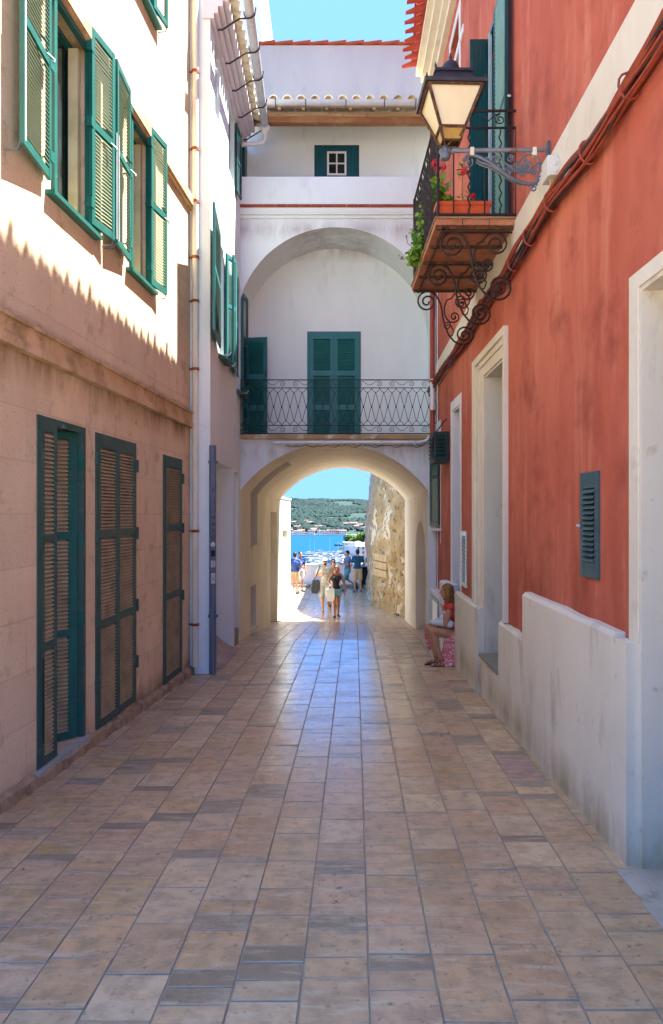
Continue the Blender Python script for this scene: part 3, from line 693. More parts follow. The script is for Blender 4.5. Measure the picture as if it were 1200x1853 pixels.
for (p,q) in ((a+.04,(a+b)/2-.014),((a+b)/2+.014,b-.04)): m.box((p,15.313,(c+d)/2-.014),(q,15.334,(c+d)/2+.014))
m.build('sash',m_wtrim,wn)
m=M(); m.box((a+.03,15.324,c+.03),(b-.03,15.333,d-.03)); m.build('pane',m_glass,wn)
m=M(); m.box((-1.795,14.42,6.05),(-1.76,15.0,7.9)); m.box((-1.795,14.45,6.05),(-1.745,14.52,7.88)); m.build('door_infill',m_dteal,ab)
# loggia roof
m=M(); m.box((-1.79,14.16,7.84),(3,14.34,7.93)); m.build('beam',m_woodp,ab)
m=M(); m.box((-1.79,14.18,7.73),(3,14.33,7.838)); m.build('beam',m_wood,ab)
m=M()
x=-1.5
while x<3: m.prism([(x,13.93,7.84),(x,13.93,7.90),(x,15.4,8.56),(x,15.4,8.50)],(.06,0,0)); x+=.46
m.build('rafter',m_woodp,ab)
m=M(); m.prism([(-1.79,13.95,7.93),(-1.79,16.1,8.90),(-1.79,16.1,8.86),(-1.79,13.95,7.89)],(4.8,0,0)); m.build('roof',m_woodp,ab)
m=M(); tiles(m,-1.27,2.6,.27,14.02,1,8.02,.45,6,.098,L=.42,pan_out=.06,taper=.9,axis='x'); m.build('roof_tiles',m_paletile,ab,smooth=True)
m=M(); ang=[math.pi+math.pi*i/10 for i in range(11)]
for r in (.085,.078): m.grid(lambda a,x:(x,13.88+r*math.cos(a),7.97+r*math.sin(a)),ang,[-1.30,2.5])
gt=m.build('gutter',m_zinc,ab,smooth=True)
for x in (-1.08,-.50,.275,1.02,1.62):
    m=M(); m.tube([(x,13.88+.092*math.cos(a),7.97+.092*math.sin(a)) for a in ang]+[(x,13.99,7.99)],.008,5); m.build('gutter_bracket',m_iron,gt)
m=M(); m.box((-2.2,16.0,8.6),(4,16.3,10.44)); m.build('upper_wall',mat('shade-greyed limewash','a9a9a6','a2a2a0',1.5,(1,1,.3),.9,c3='8f9298',s3=2,t3=(.55,.75),st3=(1,1,.3)),ab)  # white wall; its shade is put into this grey colour
m=M(); x=-1.65; k=0
while x<3.4:
    m.prism([(x,15.93,10.445),(x+.40,15.93,10.445+.05),(x+.40,15.93,10.52),(x,15.93,10.47)],(0,.5,0)); x+=.395
m.build('coping_tiles',m_brick,ab)
tw=thing('white_tower',(-2.4,19,-3),'pale tall wall corner rising behind the left eaves against the sky','building')
m=M(); m.box((-3.6,18,-3.2),((474-600)*18/F,21,13.8)); m.build('wall',m_white,tw)
m=M(); m.box((-3.65,17.97,13.8),((474-600)*18/F+.03,21.1,13.9)); m.build('coping',m_wtrim,tw)

# ---------------------------------------------------------------- red building, right
rb=thing('red_building',(2.3,5,G(5)),'terracotta red plastered house with cream trim and louvred openings lining the right','building')
DA=(2.6,uR(1158),-3,1.40); DBr=(uR(913),uR(877),-1.80,1.79); DC=(uR(833),uR(820),-2.15,1.72)
WD=(uR(797.5),uR(785.5),-.25,1.55)
BD=(8.35,9.45,3.17,5.95)
VD=(11.3,12.2,6.3,7.9)
m=M(); m.wall(fR,1.9,14.19,-3,8.72,[DA,DBr,DC,WD,BD,VD],0,-.62); m.build('wall',m_red,rb)
def lining(D,o,mt,par,back=True,col=None,t=.03):
    m=M(); u0,u1,z0,z1=D
    m.box((u0,-.60,z0),(u0+t,o,z1),fR); m.box((u1-t,-.60,z0),(u1,o,z1),fR); m.box((u0+t,-.60,z1-t),(u1-t,o,z1),fR)
    if back: m.box((u0+t,-.60,z0),(u1-t,-.585,z1-t),fR)
    return m.build('reveal',mt,par)
lining(DA,-.0,m_plinth,rb); lining(DBr,-.003,m_plinth,rb); lining(DC,-.003,m_wtrim,rb)
for D,mt in ((DA,m_black),(DBr,m_dteal),(DC,m_dteal)):
    m=M(); m.box((D[0]+.1,-.583,D[2]),(D[1]-.1,-.56,D[3]-.15),fR); dd=m.build('door',mt,rb)
    m=M(); m.tube([(D[0]+.2,-.555,D[2]+1.0),(D[0]+.2,-.51,D[2]+1.0),(D[0]+.3,-.51,D[2]+1.0)],.012,6,f=fR); m.build('handle',m_iron,dd)
# trims: DA plain band, DB moulded, DC plain, WD thin
def band(D,par,mt,wn,wf,wt,o,zb,name='surround',step=None):
    """trim round an opening: wn near width, wf far width, wt top"""
    m=M(); u0,u1,z0,z1=D
    if zb is None: zb=z0
    zbn,zbf=zb if isinstance(zb,tuple) else (zb,zb)
    m.box((u0-wn,.001,zbn),(u0,o,z1+wt),fR); m.box((u1,.001,zbf),(u1+wf,o,z1+wt),fR); m.box((u0,.001,z1),(u1,o,z1+wt),fR)
    if step:
        for (a,b,oo) in step:  # fractions of the widths from the inside out
            m.box((u0-wn*b,o-.001,zbn),(u0-wn*a,oo,z1+wt*b),fR); m.box((u1+wf*a,o-.001,zbf),(u1+wf*b,oo,z1+wt*b),fR)
            m.box((u0-wn*a,o-.001,z1+wt*a),(u1+wf*a,oo,z1+wt*b),fR)
    return m.build(name,mt,par)
band(DA,rb,m_trim,.1,.14,.10,.012,(-3,-.8))
band(DBr,rb,m_trim,.20,.62,.30,.014,(-1.21,-1.21),step=[(.45,.70,.03),(.70,1.0,.055)])
band(DC,rb,m_wtrim,.14,.2,.16,.012,(-1.2,-1.22))
band(WD,rb,m_wtrim,.05,.05,.22,.012,(-.55,-.55))
# white string band following the street and plinths
zt=lambda u:3.10-(u-7.4)*.028
def slab(m,f,u0,u1,o0,o1,za,zb_,n=1):
    for i in range(n):
        a=u0+(u1-u0)*i/n; b=u0+(u1-u0)*(i+1)/n
        m.add([f(a,o0,za(a)),f(b,o0,za(b)),f(b,o1,za(b)),f(a,o1,za(a)),f(a,o0,zb_(a)),f(b,o0,zb_(b)),f(b,o1,zb_(b)),f(a,o1,zb_(a))],[(0,1,2,3),(7,6,5,4),(0,4,5,1),(1,5,6,2),(2,6,7,3),(3,7,4,0)])
m=M(); slab(m,fR,1.9,14.18,.001,.022,lambda u:zt(u)-.44,zt); m.build('string_course',m_trim,rb)
m=M(); slab(m,fR,10.9,14.18,.001,.02,lambda u:7.32,lambda u:7.44); m.build('string_course',m_wtrim,rb)
band(VD,rb,m_wtrim,.14,.14,.14,.015,None); window(VD,rb,fR,m_dteal)
# plinths
def wob(m,f,u0,u1,o,z0,z1,cham=.03,n=10,seed=1):
    """plinth block with softened, slightly wavy top edge"""
    rnd=random.Random(seed); vs=[]
    for i in range(n+1):
        u=u0+(u1-u0)*i/n; w1=rnd.uniform(-.008,.008); w2=rnd.uniform(-.006,.006)
        vs+=[f(u,-.05,z0),f(u,o,z0),f(u,o+w2,z1-cham),f(u,o-cham+w2,z1+w1),f(u,-.05,z1+w1+.004)]
    k=5; m.add(vs,[(k*i+j,k*i+(j+1)%k,k*i+k+(j+1)%k,k*i+k+j) for i in range(n) for j in range(k)]+[tuple(range(k)),tuple(range(k*n+k-1,k*n-1,-1))])
m=M(); wob(m,fR,4.66,uR(960),.085,-3,-.765,seed=3); 
m.build('plinth',m_plinth,rb)
m=M(); m.box((DA[1]+.001,-.30,-3),(4.665,.083,-.80),fR); m.build('plinth',m_plinth,rb)
m=M(); wob(m,fR,uR(960)+.001,DBr[0],.075,-3,-1.215,seed=5); m.build('plinth',m_plinth,rb); m=M(); wob(m,fR,DBr[1],11.25,.085,-3,-1.215,seed=6); m.build('plinth',m_plinth,rb)
m=M(); m.box((DBr[0],-.6,-3),(DBr[1],.055,-1.84),fR); m.build('plinth',m_plinth,rb)
m=M(); m.box((DBr[0]+.035,-.57,-1.836),(DBr[1]-.035,.085,-1.794),fR); m.build('threshold',m_step,rb,bevel=.006)
m=M(); wob(m,fR,11.75,12.7,.13,-3,-1.16,seed=7,n=3); m.build('plinth',m_wtrim,rb); m=M(); wob(m,fR,12.71,14.18,.13,-3,-1.45,seed=8,n=4); m.build('plinth',m_wtrim,rb)
m=M(); m.box((11.26,-.58,-3),(11.74,.04,-2.12),fR); m.build('doorstep',m_step,rb)
# meter box on plinth end near the arch
mb=thing('meter_box',fR(14.1,.15,-1.9),'small dark blue framed meter box in the white plinth by the passage','meter box')
m=M(); m.box((12.72,.131,-2.2),(13.9,.15,-1.55),fR); m.build('frame',mat('blue box frame','5e7c94','4d6a80',5,rough=.5),mb)
m=M(); m.box((12.85,.149,-2.14),(13.5,.156,-1.61),fR); m.build('door',mat('pale meter door','c3d3de','aebfcc',5,rough=.4),mb)
# cornice and red tiled eaves
m=M()
for a,b,o in ((8.30,8.42,.10),(8.42,8.52,.18),(8.52,8.64,.30),(8.64,8.74,.40)): m.box((1.9,-.3,a),(14.19,o,b),fR)
m.build('cornice',m_trim,rb)
m=M(); ex=lambda y:1.61-.069*(14.2-y)
m.add([(ex(y)+a,y,z) for y in (1.9,14.18) for a,z in ((.12,8.80),(4,10.2),(4,10.1),(.12,8.742))],[(0,1,2,3),(7,6,5,4),(0,4,5,1),(1,5,6,2),(2,6,7,3),(3,7,4,0)]); m.build('roof',m_tile,rb)
m=M(); tiles(m,2.0,14.1,.25,ex,1,8.80,.35,2,.115,L=.45,pan_out=.22,taper=.30); m.build('roof_tiles',m_tile,rb,smooth=True)
# red downpipe at the corner
m=M(); pxx=fR(14.08,.07,0)[0]
def pp_(y): return (pxx-.015,14.08,zp(y,14.08))
m.tube([(pxx-.015,14.08,8.4),pp_(686)],.048,12); m.tube([pp_(742),pp_(905),(pxx+.01,14.06,zp(918,14.08)),(pxx+.07,14.05,zp(922,14.08)),(pxx+.12,14.05,zp(922,14.08))],.048,12)
dpp=m.build('downpipe',m_redp,rb,smooth=True)
m=M(); m.tube([pp_(686),pp_(742)],.046,12); m.build('pipe_sleeve',m_wtrim,dpp,smooth=True)
for y in (690,905): m=M(); z=zp(y,14.08); m.lathe([(.056,z-.02),(.056,z+.02)],(pxx-.015,14.08,0),12); m.build('pipe_clamp',m_redp,dpp)
m=M(); m.tube([fR(13.75,.03,8.2),fR(13.75,.03,-1.5)],.012,6); m.build('cable',m_wtrim,rb)
# window D: shutters and vent boxes
window(WD,rb,fR,m_dteal)
oleaf(rb,WD[0]-.02,.03,WD[0]+.42,.14,-.22,1.50,[.7],[m_dteal,m_teal],fR)
oleaf(rb,WD[1]-.38,.10,WD[1]+.02,.03,-.22,1.50,[.7],[m_dteal,m_teal],fR)
m=M(); m.box((WD[0]-.1,.0,-.32),(WD[1]+.1,.10,-.27),fR); m.build('sill',m_wtrim,rb)
# louvre vents in the red wall
def vent(u0,u1,z0,z1,lab,mf,ms,n,tf=.02,top=.12):
    t=thing('louvre_vent',fR((u0+u1)/2,0,z0),lab,'vent'); m=M(); w=(u1-u0)*.18
    m.box((u0,-.01,z0),(u0+w,tf,z1),fR); m.box((u1-w,-.01,z0),(u1,tf,z1),fR); m.box((u0+w,-.01,z1-top),(u1-w,tf,z1),fR); m.box((u0+w,-.01,z0),(u1-w,tf,z0+top),fR)
    m.build('frame',mf,t,bevel=.003)
    m=M(); m.box((u0+w*.9,.001,z0+top*.9),(u1-w*.9,.004,z1-top*.9),fR); m.build('backing',m_black,t)
    h=(z1-z0-2*top)/n
    for i in range(n):
        m=M(); z=z0+top+h*i; m.add([fR(u0+w,.006,z+h*.85),fR(u1-w,.006,z+h*.85),fR(u1-w,tf+.012,z+h*.12),fR(u0+w,tf+.012,z+h*.12),fR(u0+w,.006,z+h*.72),fR(u1-w,.006,z+h*.72),fR(u1-w,tf+.012,z),fR(u0+w,tf+.012,z)],[(0,1,2,3),(7,6,5,4),(0,4,5,1),(3,2,6,7),(0,3,7,4),(1,5,6,2)])
        m.build('slat',ms,t)
    return t
m_vent=mat('blue grey vent paint','2f4a50','395a5f',6,rough=.5,bump=.2,c3='54767a',s3=9,t3=(.6,.75))
v=vent(uR(1086.5),uR(1054),-.47,.31,'narrow blue-green louvred vent set alone in the red wall','m',m_vent,14) if False else vent(uR(1086.5),uR(1054),-.47,.31,'narrow blue-green louvred vent set alone in the red wall',m_vent,m_vent,14)
m=M(); m.tube([(uR(1055),.02,-.09),(uR(1052),.03,-.09)],.012,6,f=fR); m.build('latch',m_zinc,v)
m_alu=mat('aluminium','b9c4c4','a5b0b0',6,rough=.35,metal=.4)
vent(uR(846),uR(836.5),-1.10,-.26,'slim silver louvred vent in the narrow red strip between the two doorways',m_alu,mat('shadowed vent slat','7d8888',rough=.5),12,top=.07)
vb=thing('vent_box',fR(12.0,.1,1.1),'dark green louvred metal box projecting from the red wall over the far shutters','vent box')
a=Vector(P(786,0,12.35)); bx0,bx1=(786-600)*12.35/F,(810-600)*12.35/F
z0,z1=zp(836,12.35),zp(781,12.35)
m=M(); m.box((bx0,12.35,z0),(bx1+.03,12.95,z1)); 
for q in ((bx0,z0,bx0+.03,z1),(bx1-.03,z0,bx1,z1),(bx0+.03,z1-.04,bx1-.03,z1),(bx0+.03,z0,bx1-.03,z0+.04)): m.box((q[0],12.325,q[1]),(q[2],12.349,q[3]))
m_vb=mat('dark green metal','1d3a38','18302f',6,rough=.45); m.build('case',m_vb,vb)
for i in range(6):
    z=z0+.08+i*.066; m=M(); m.prism([(bx0+.04,12.349,z+.05),(bx0+.04,12.349,z+.04),(bx0+.04,12.31,z),(bx0+.04,12.31,z+.01)],(bx1-bx0-.08,0,0)); m.build('slat',m_vb,vb)
    m=M(); m.prism([(bx0-.001,12.40,z+.05),(bx0-.001,12.40,z+.04),(bx0-.03,12.40,z),(bx0-.03,12.40,z+.01)],(0,.5,0)); m.build('slat',m_vb,vb)
m=M(); m.tube([(bx0+.06,12.6,z1),(bx0+.2,12.6,z1+.2),(bx1+.02,12.6,z1+.25)],.012,6); m.build('stay',m_iron,vb)
# wall ring
m=M(); m.tube(spiral(fR(9.95,.03,zp(970,9.95)),.05,1,math.pi/2,1,12,.9,ax=((0,1,0),(0,0,1))),.008,6); m.tube([fR(9.95,0,zp(960,9.95)),fR(9.95,.04,zp(960,9.95))],.012,6)
wr=m.build('wall_ring',m_iron); tag(wr,'small rusty iron ring fixed to the red wall beside the moulded doorway','wall ring')
# ---------------------------------------------------------------- iron balcony on the red building
bx=1.10; by0,by1=7.58,9.85; bz0,bz1=3.055,3.135
bl=M()
def wx(y): return XR(y)-.002
# terracotta tiles laid on iron bars: one slab mesh with visible tile joints
nx,ny=3,8
for i in range(nx):
    for j in range(ny):
        def q(fx,fy,z): y=by0+(by1-by0)*fy; return (bx+(wx(y)-bx)*fx,y,z)
        g=.004; a,b=i/nx+g,(i+1)/nx-g; c,d=j/ny+g,(j+1)/ny-g
        bl.add([q(a,c,bz0),q(b,c,bz0),q(b,d,bz0),q(a,d,bz0),q(a,c,bz1-.02),q(b,c,bz1-.02),q(b,d,bz1-.02),q(a,d,bz1-.02)],[(0,1,2,3),(7,6,5,4),(0,4,5,1),(1,5,6,2),(2,6,7,3),(3,7,4,0)])
bl.c=1
bl.add([(bx-.01,by0-.01,bz1-.019),(wx(by0),by0-.01,bz1-.019),(wx(by1),by1+.01,bz1-.019),(bx-.01,by1+.01,bz1-.019),(bx-.01,by0-.01,bz1),(wx(by0),by0-.01,bz1),(wx(by1),by1+.01,bz1),(bx-.01,by1+.01,bz1)],[(0,1,2,3),(7,6,5,4),(0,4,5,1),(1,5,6,2),(2,6,7,3),(3,7,4,0)])
bl=bl.build('balcony',[mat('brown soffit tile','b5785a','a0674a',7,rough=.7,c3='c48c68',s3=6,t3=(.55,.7)),mat('weathered floor edge','a58a6a','8c7456',6,rough=.8,bump=.3)],rb)
m=M()
for y in (by0+.06,by0+.60,by0+1.12,by0+1.64,by1-.05):
    m.box((bx+.02,y-.018,bz0-.03),(wx(y),y+.018,bz0-.002))
m.box((bx+.08,by0,bz0-.03),(bx+.105,by1,bz0-.004)); m.build('floor_bar',m_rust,bl)
def sbracket(y):
    m=M(); D_=math.radians
    sp=lambda cx,cz,r,t,a,d,n=26: spiral((cx,y,cz),r,t,D_(a),d,n,.14)
    pv=lambda L:[Vector((a,y,b)) for a,b in L]
    m.tube(sp(1.297,2.88,.155,2.0,15,-1)+pv([(1.475,2.86),(1.500,2.76),(1.512,2.66),(1.54,2.55),(1.59,2.43),(1.66,2.345),(1.73,2.305)])+sp(1.80,2.43,.135,2.0,-95,-1)[::-1],.0125,6)
    m.tube(sp(1.765,2.89,.140,1.9,165,1)+pv([(1.565,2.90),(1.53,2.80),(1.535,2.71),(1.57,2.64),(1.61,2.605)])+sp(1.665,2.675,.075,1.5,-100,-1,16)[::-1],.0105,6)
    m.tube(sp(1.575,2.55,.055,1.4,60,-1,14)+pv([(1.63,2.53),(1.66,2.48),(1.64,2.42),(1.60,2.41)]),.009,6)
    m.box((1.20,y-.012,bz0-.045),(XR(y)-.005,y+.012,bz0-.031))
    m.build('bracket',m_iron,bl)
for y in (by0+.12,by0+1.12,by1-.10): sbracket(y)
def rail_run(m,p,q,wavy,straight_first=True,step=.105):
    p=Vector(p); q=Vector(q); L=(q-p).length; d=(q-p)/L; up=Vector((0,0,1))
    zt_=4.27; zm=4.09; zb=3.17
    at=lambda s,z:Vector((p.x+d.x*s,p.y+d.y*s,z))
    for z,r in ((zt_,.014),(zm,.012),(zb,.014)): m.tube([at(0,z),at(L,z)],r,6)
    n=int(L/step)
    for i in range(n+1):
        s=L*i/n
        if i%2==0 or not wavy: m.tube([at(s,zb),at(s,zm)],.008,5)
        else:
            pts=[at(s+.014*math.sin(k*math.pi/2)*(1 if 2<k<26 else .3),zb+(zm-zb)*k/28) for k in range(29)]; m.tube(pts,.0085,5)
    k=max(1,int(L/.30))
    for i in range(k):
        c=at(L*(i+.5)/k-.04,(zt_+zm)/2); m.tube(spiral(c,.06,1.5,math.pi/2,1,14,.2,((d.x,d.y,0),(0,0,1))),.007,5)
        c2=at(L*(i+.5)/k+.10,(zt_+zm)/2); m.tube([c+Vector((0,0,.06)),c+d*.05+Vector((0,0,.05)),c2+Vector((0,0,-.03)),c2+d*.05+Vector((0,0,.03))],.007,5)
m=M(); o=.03
rail_run(m,(wx(by0)-.0,by0+o,0),(bx+o,by0+o,0),True,step=.14)
rail_run(m,(bx+o,by0+o,0),(bx+o,by1-o,0),True)
rail_run(m,(bx+o,by1-o,0),(wx(by1),by1-o,0),True,step=.14)
for (x,y) in ((bx+o,by0+o),(bx+o,by1-o)): m.box((x-.012,y-.012,3.135),(x+.012,y+.012,4.30))
m.build('railing',m_iron,bl)
# balcony door: frame, leaves
doorframe(BD,rb,m_dteal,fR,.07,-.08,.03)
m=M(); m.box((BD[0]+.07,-.12,BD[2]),(BD[1]-.07,-.10,BD[3]-.07),fR); m.build('door_infill',m_dteal,rb)
oleaf(rb,7.70,.08,8.42,.05,3.2,5.9,[4.5,],[m_dteal,mat('light teal slat','6fa3a3','5f9595',5,rough=.5)],fR,pitch=.05)
a=fR(9.05,0,0); m=M(); m.box((1.735,9.00,3.2),(XR(9.0)-.001,9.05,5.95)); 
for k in range(4): m.box((1.745+.055*k,8.992,3.25),(1.775+.055*k,8.999,5.9))
s_=m.build('shutter',m_dteal,rb)
m=M(); m.box((1.93,8.80,3.2),(1.965,8.84,5.9)); m.build('door_post',mat('pale door post','a9bcc0','9aaeb2',4,rough=.5),rb)
m=M(); m.tube([fR(7.72,.06,zp(173,7.72)),fR(7.55,.08,zp(173,7.55))],.012,6); m.build('holdback',m_zinc,rb)
# ---------------------------------------------------------------- planters and geraniums
m_terra=mat('orange plastic planter','c9582a','b94e24',6,rough=.55)
m_leaf=mat('geranium leaf','5c8a22','7da332',9,rough=.55,c3='3f6a1a',s3=7,t3=(.5,.65))
m_stem=mat('plant stem','6a7a35','5a5a30',9,rough=.7)
m_flow=mat('red petals','c01428','d4263c',20,rough=.5)
m_dead=mat('dry flower heads','5a2f3a','7a4a52',20,rough=.8)
pl=thing('planter',(1.35,7.72,3.14),'orange rectangular planter behind the near railing of the iron balcony','planter')
m=M(); x0,x1,y0,y1,z0,z1=1.13,1.70,7.66,7.86,3.14,3.33
m.add([(x0+.02,y0+.02,z0),(x1-.02,y0+.02,z0),(x1-.02,y1-.02,z0),(x0+.02,y1-.02,z0),(x0,y0,z1),(x1,y0,z1),(x1,y1,z1),(x0,y1,z1),(x0+.015,y0+.015,z1),(x1-.015,y0+.015,z1),(x1-.015,y1-.015,z1),(x0+.015,y1-.015,z1)],
 [(3,2,1,0),(0,1,5,4),(1,2,6,5),(2,3,7,6),(3,0,4,7),(4,5,9,8),(5,6,10,9),(6,7,11,10),(7,4,8,11),(8,9,10,11)])
m.build('trough',m_terra,pl)
m=M(); m.box((x0-.01,y0-.01,z1-.035),(x1+.01,y0+.012,z1+.004)); m.box((x0-.01,y1-.012,z1-.035),(x1+.01,y1+.01,z1+.004)); m.box((x0-.01,y0+.012,z1-.035),(x0+.012,y1-.012,z1+.004)); m.box((x1-.012,y0+.012,z1-.035),(x1+.01,y1-.012,z1+.004)); m.build('rim',m_terra,pl)
m=M(); m.box((x0+.016,y0+.016,z1-.03),(x1-.016,y1-.016,z1-.012)); m.build('soil',mat('potting soil','3b2c20',rough=.95),pl)
def lobed(m,c,nrm,r,rnd):
    n=Vector(nrm).normalized(); a=n.orthogonal().normalized(); b=n.cross(a); k=11; vs=[Vector(c)-n*r*.12]
    ph=rnd.random()*6
    for i in range(k):
        an=2*math.pi*i/k+ph; rr=r*(1+.13*math.cos(5*an)); vs.append(Vector(c)+a*rr*math.cos(an)+b*rr*math.sin(an)+n*r*.1*math.sin(3*an))
    m.add(vs,[(0,i+1,(i+1)%k+1) for i in range(k)])
def umbel(m,c,r,rnd,n=26):
    for _ in range(n):
        v=Vector((rnd.gauss(0,1),rnd.gauss(0,1),rnd.gauss(0,1))).normalized(); p=Vector(c)+v*r*rnd.uniform(.6,1)
        a=v.orthogonal().normalized(); b=v.cross(a); s=r*.42
        for q in range(4):
            an=q*math.pi/2+rnd.random(); e=a*math.cos(an)+b*math.sin(an); f_=a*math.cos(an+1.1)+b*math.sin(an+1.1)
            m.add([p,p+e*s,p+(e+f_)*s*.7+v*s*.3,p+f_*s],[(0,1,2,3)])
def plant(name,base,lab,stems,leaves,flowers,grp=None,dead=(),lsize=.035,seed=1):
    rnd=random.Random(seed); t=thing(name,base,lab,'plant',grp)
    m=M()
    for s in stems: m.tube(s,.0045,5)
    m.build('stem',m_stem,t)
    m=M()
    for (c,sp,n) in leaves:
        for _ in range(n):
            p=Vector(c)+Vector((rnd.gauss(0,sp[0]),rnd.gauss(0,sp[1]),rnd.gauss(0,sp[2])))
            lobed(m,p,(rnd.gauss(0,.6),-.6+rnd.gauss(0,.5),.5+rnd.gauss(0,.6)),lsize*rnd.uniform(.6,1.2),rnd)
    m.build('foliage',m_leaf,t)
    for (c,r) in flowers: m=M(); umbel(m,c,r,rnd); m.build('flower_head',m_flow,t)
    for (c,r) in dead: m=M(); umbel(m,c,r,rnd,12); m.build('flower_head',m_dead,t)
d=7.72
Q=lambda x,y,dd=d:P(x,y,dd)
plant('geranium',(1.17,7.76,3.31),'red geranium with two flower clusters at the railing corner of the iron balcony',
  [[Q(797,372,7.76),Q(795,345,7.74),Q(790,325,7.68),Q(786,302,7.64)],[Q(800,370,7.76),Q(800,340,7.72),Q(802,306,7.64)],[Q(803,372,7.8),Q(806,360,7.75)]],
  [(Q(792,330,7.70),(.03,.03,.03),16),(Q(797,345,7.72),(.04,.04,.035),22),(Q(803,360,7.76),(.05,.04,.035),34),(Q(784,325,7.7),(.02,.02,.03),8)],
  [(Q(787,297,7.64),.042),(Q(794,305,7.64),.030),(Q(803,302,7.62),.028)],seed=3)
plant('geranium',(1.45,7.76,3.31),'taller single-stemmed geranium with one round red bloom above the planter middle',
  [[Q(838,372,7.76),Q(836,340,7.74),Q(838,312,7.70)],[Q(842,372,7.76),Q(848,350,7.74),Q(843,345,7.74)],[Q(840,360,7.76),Q(834,350,7.76)]],
  [(Q(831,318,7.70),(.012,.02,.02),4),(Q(833,298,7.70),(.015,.02,.02),4),(Q(838,364,7.76),(.05,.03,.012),12)],
  [(Q(840,310,7.66),.042)],seed=5,lsize=.026)
plant('geranium',(1.6,7.76,3.31),'low geranium with a small red bloom at the wall end of the planter',
  [[Q(853,372,7.76),Q(855,360,7.74)]],[(Q(853,366,7.76),(.03,.03,.012),12)],[(Q(856,355,7.74),.030)],seed=6,lsize=.024)
pl2=thing('planter',(1.19,9.0,3.14),'terracotta pot standing just inside the street side railing of the iron balcony','planter')
m=M(); m.lathe([(.075,-.16),(.10,0),(.115,.0),(.115,.03),(.095,.03),(.09,.0)],(1.19,9.0,3.32),14); m.build('pot',m_terra,pl2,smooth=True)
m=M(); m.tube([(1.19,9.0,3.34),(1.13,9.0,3.36)],.008,6); m.tube([(1.19+.12*math.cos(a*.5),9.0+.12*math.sin(a*.5),3.325) for a in range(13)],.005,5); m.build('hook_ring',m_iron,pl2)
c=Vector((1.15,9.0,3.34))
def Z(x,y): return P(x,y,8.9)
plant('geranium',(1.0,9.0,3.34),'trailing yellow-green geranium spilling over the street side of the iron balcony',
  [[c,Z(752,440),Z(745,460),Z(730,470)],[c,Z(755,430),Z(748,445)],[c,Z(760,425),Z(752,405),Z(745,420)],[Z(750,450),Z(738,440),Z(735,425)],[Z(745,462),Z(742,476)]],
  [(Z(757,445),(.045,.10,.075),120),(Z(750,462),(.045,.08,.05),90),(Z(762,415),(.03,.06,.09),50),(Z(768,380),(.02,.05,.10),26),(Z(772,350),(.015,.05,.08),14)],[],
  dead=[(Z(727,467),.022),(Z(742,472),.020),(Z(735,428),.014),(Z(741,421),.012),(Z(722,462),.012)],seed=9,lsize=.030)

# ---------------------------------------------------------------- wall lantern
LD=6.37; lc=Vector(((806-600)*LD/F,LD,zp(277,LD)))     # knuckle under the lantern
wl=thing('wall_lantern',(XR(LD),LD,lc.z),'large rusty iron wall lantern with cream glass on a scrolled bracket beside the balcony','lantern')
px_=LD/F
top=3.715; bot=3.385; zb2=3.285
ht=.252; hb=.108; rot=math.radians(2)
cz=lc+Vector((.045,0,0))
def sq(h,z,r=rot,off=(0,0)):
    return [Vector((cz.x+off[0]+h*math.sqrt(2)*math.cos(r+math.pi/4+k*math.pi/2),cz.y+off[1]+h*math.sqrt(2)*math.sin(r+math.pi/4+k*math.pi/2),z)) for k in range(4)]
T=sq(ht-.02,top-.03); B=sq(hb,bot); B2=sq(hb*.72,zb2-.005)
m=M()
def bar(m,p,q,r,seg=4): m.tube([p,q],r,seg)
Tb=sq(ht,top); Tb2=sq(ht,top-.05)
for k in range(4):
    bar(m,T[k],B[k],.017); bar(m,B[k],B2[k],.013)
    bar(m,B[k],B[(k+1)%4],.014); bar(m,B2[k],B2[(k+1)%4],.010)
    a,b=T[k],T[(k+1)%4]; m.tube([a,b],.016,4)
frame=m.build('frame',m_rust,wl)
m=M()
def ring(m,h0,z0,h1,z1): 
    a=sq(h0,z0); b=sq(h1,z1); m.add(a+b,[(0,1,5,4),(1,2,6,5),(2,3,7,6),(3,0,4,7),(3,2,1,0),(4,5,6,7)])
ring(m,ht+.012,top-.028,ht+.02,top); ring(m,ht+.02,top+.0005,ht-.06,top+.012)
ring(m,.20,top+.0125,.15,top+.122); ring(m,.165,top+.1225,.165,top+.145)
m.lathe([(.115,top+.145),(.112,top+.17),(.09,top+.195),(.082,top+.20),(.078,top+.24),(.058,top+.275),(.02,top+.295),(.010,top+.315),(.015,top+.33),(.004,top+.375)],(cz.x,cz.y,0),18)
for h,z in ((ht,top+.0),(.160,top+.145)):
    for p in sq(h,z): m.lathe([(.010,0),(.012,.012),(.003,.045)],(p.x,p.y,z),6)
m.build('roof',mat('dark lantern roof','33363e','404048',9,rough=.5,bump=.3,metal=.4,c3='55404a',s3=8,t3=(.6,.75)),wl)
m_lg=mat('cream frosted glass','e6dcb8','dccfa4',3,rough=.45,c3='b3a070',s3=5,t3=(.6,.8)); m_lg2=mat('amber glass','b08c3c','a37e30',6,rough=.4)
for k in range(4):
    inn=lambda p:p+(Vector((cz.x,cz.y,p.z))-p)*.04
    m=M(); q=[inn(T[k]),inn(T[(k+1)%4]),inn(B[(k+1)%4]),inn(B[k])]; n=(q[1]-q[0]).cross(q[3]-q[0]).normalized()*.004; m.prism(q,n); m.build('glass_pane',m_lg,frame)
    m=M(); q=[inn(B[k]),inn(B[(k+1)%4]),inn(B2[(k+1)%4]),inn(B2[k])]; n=(q[1]-q[0]).cross(q[3]-q[0]).normalized()*.003; m.prism(q,n); m.build('glass_pane',m_lg2,frame)
m=M()
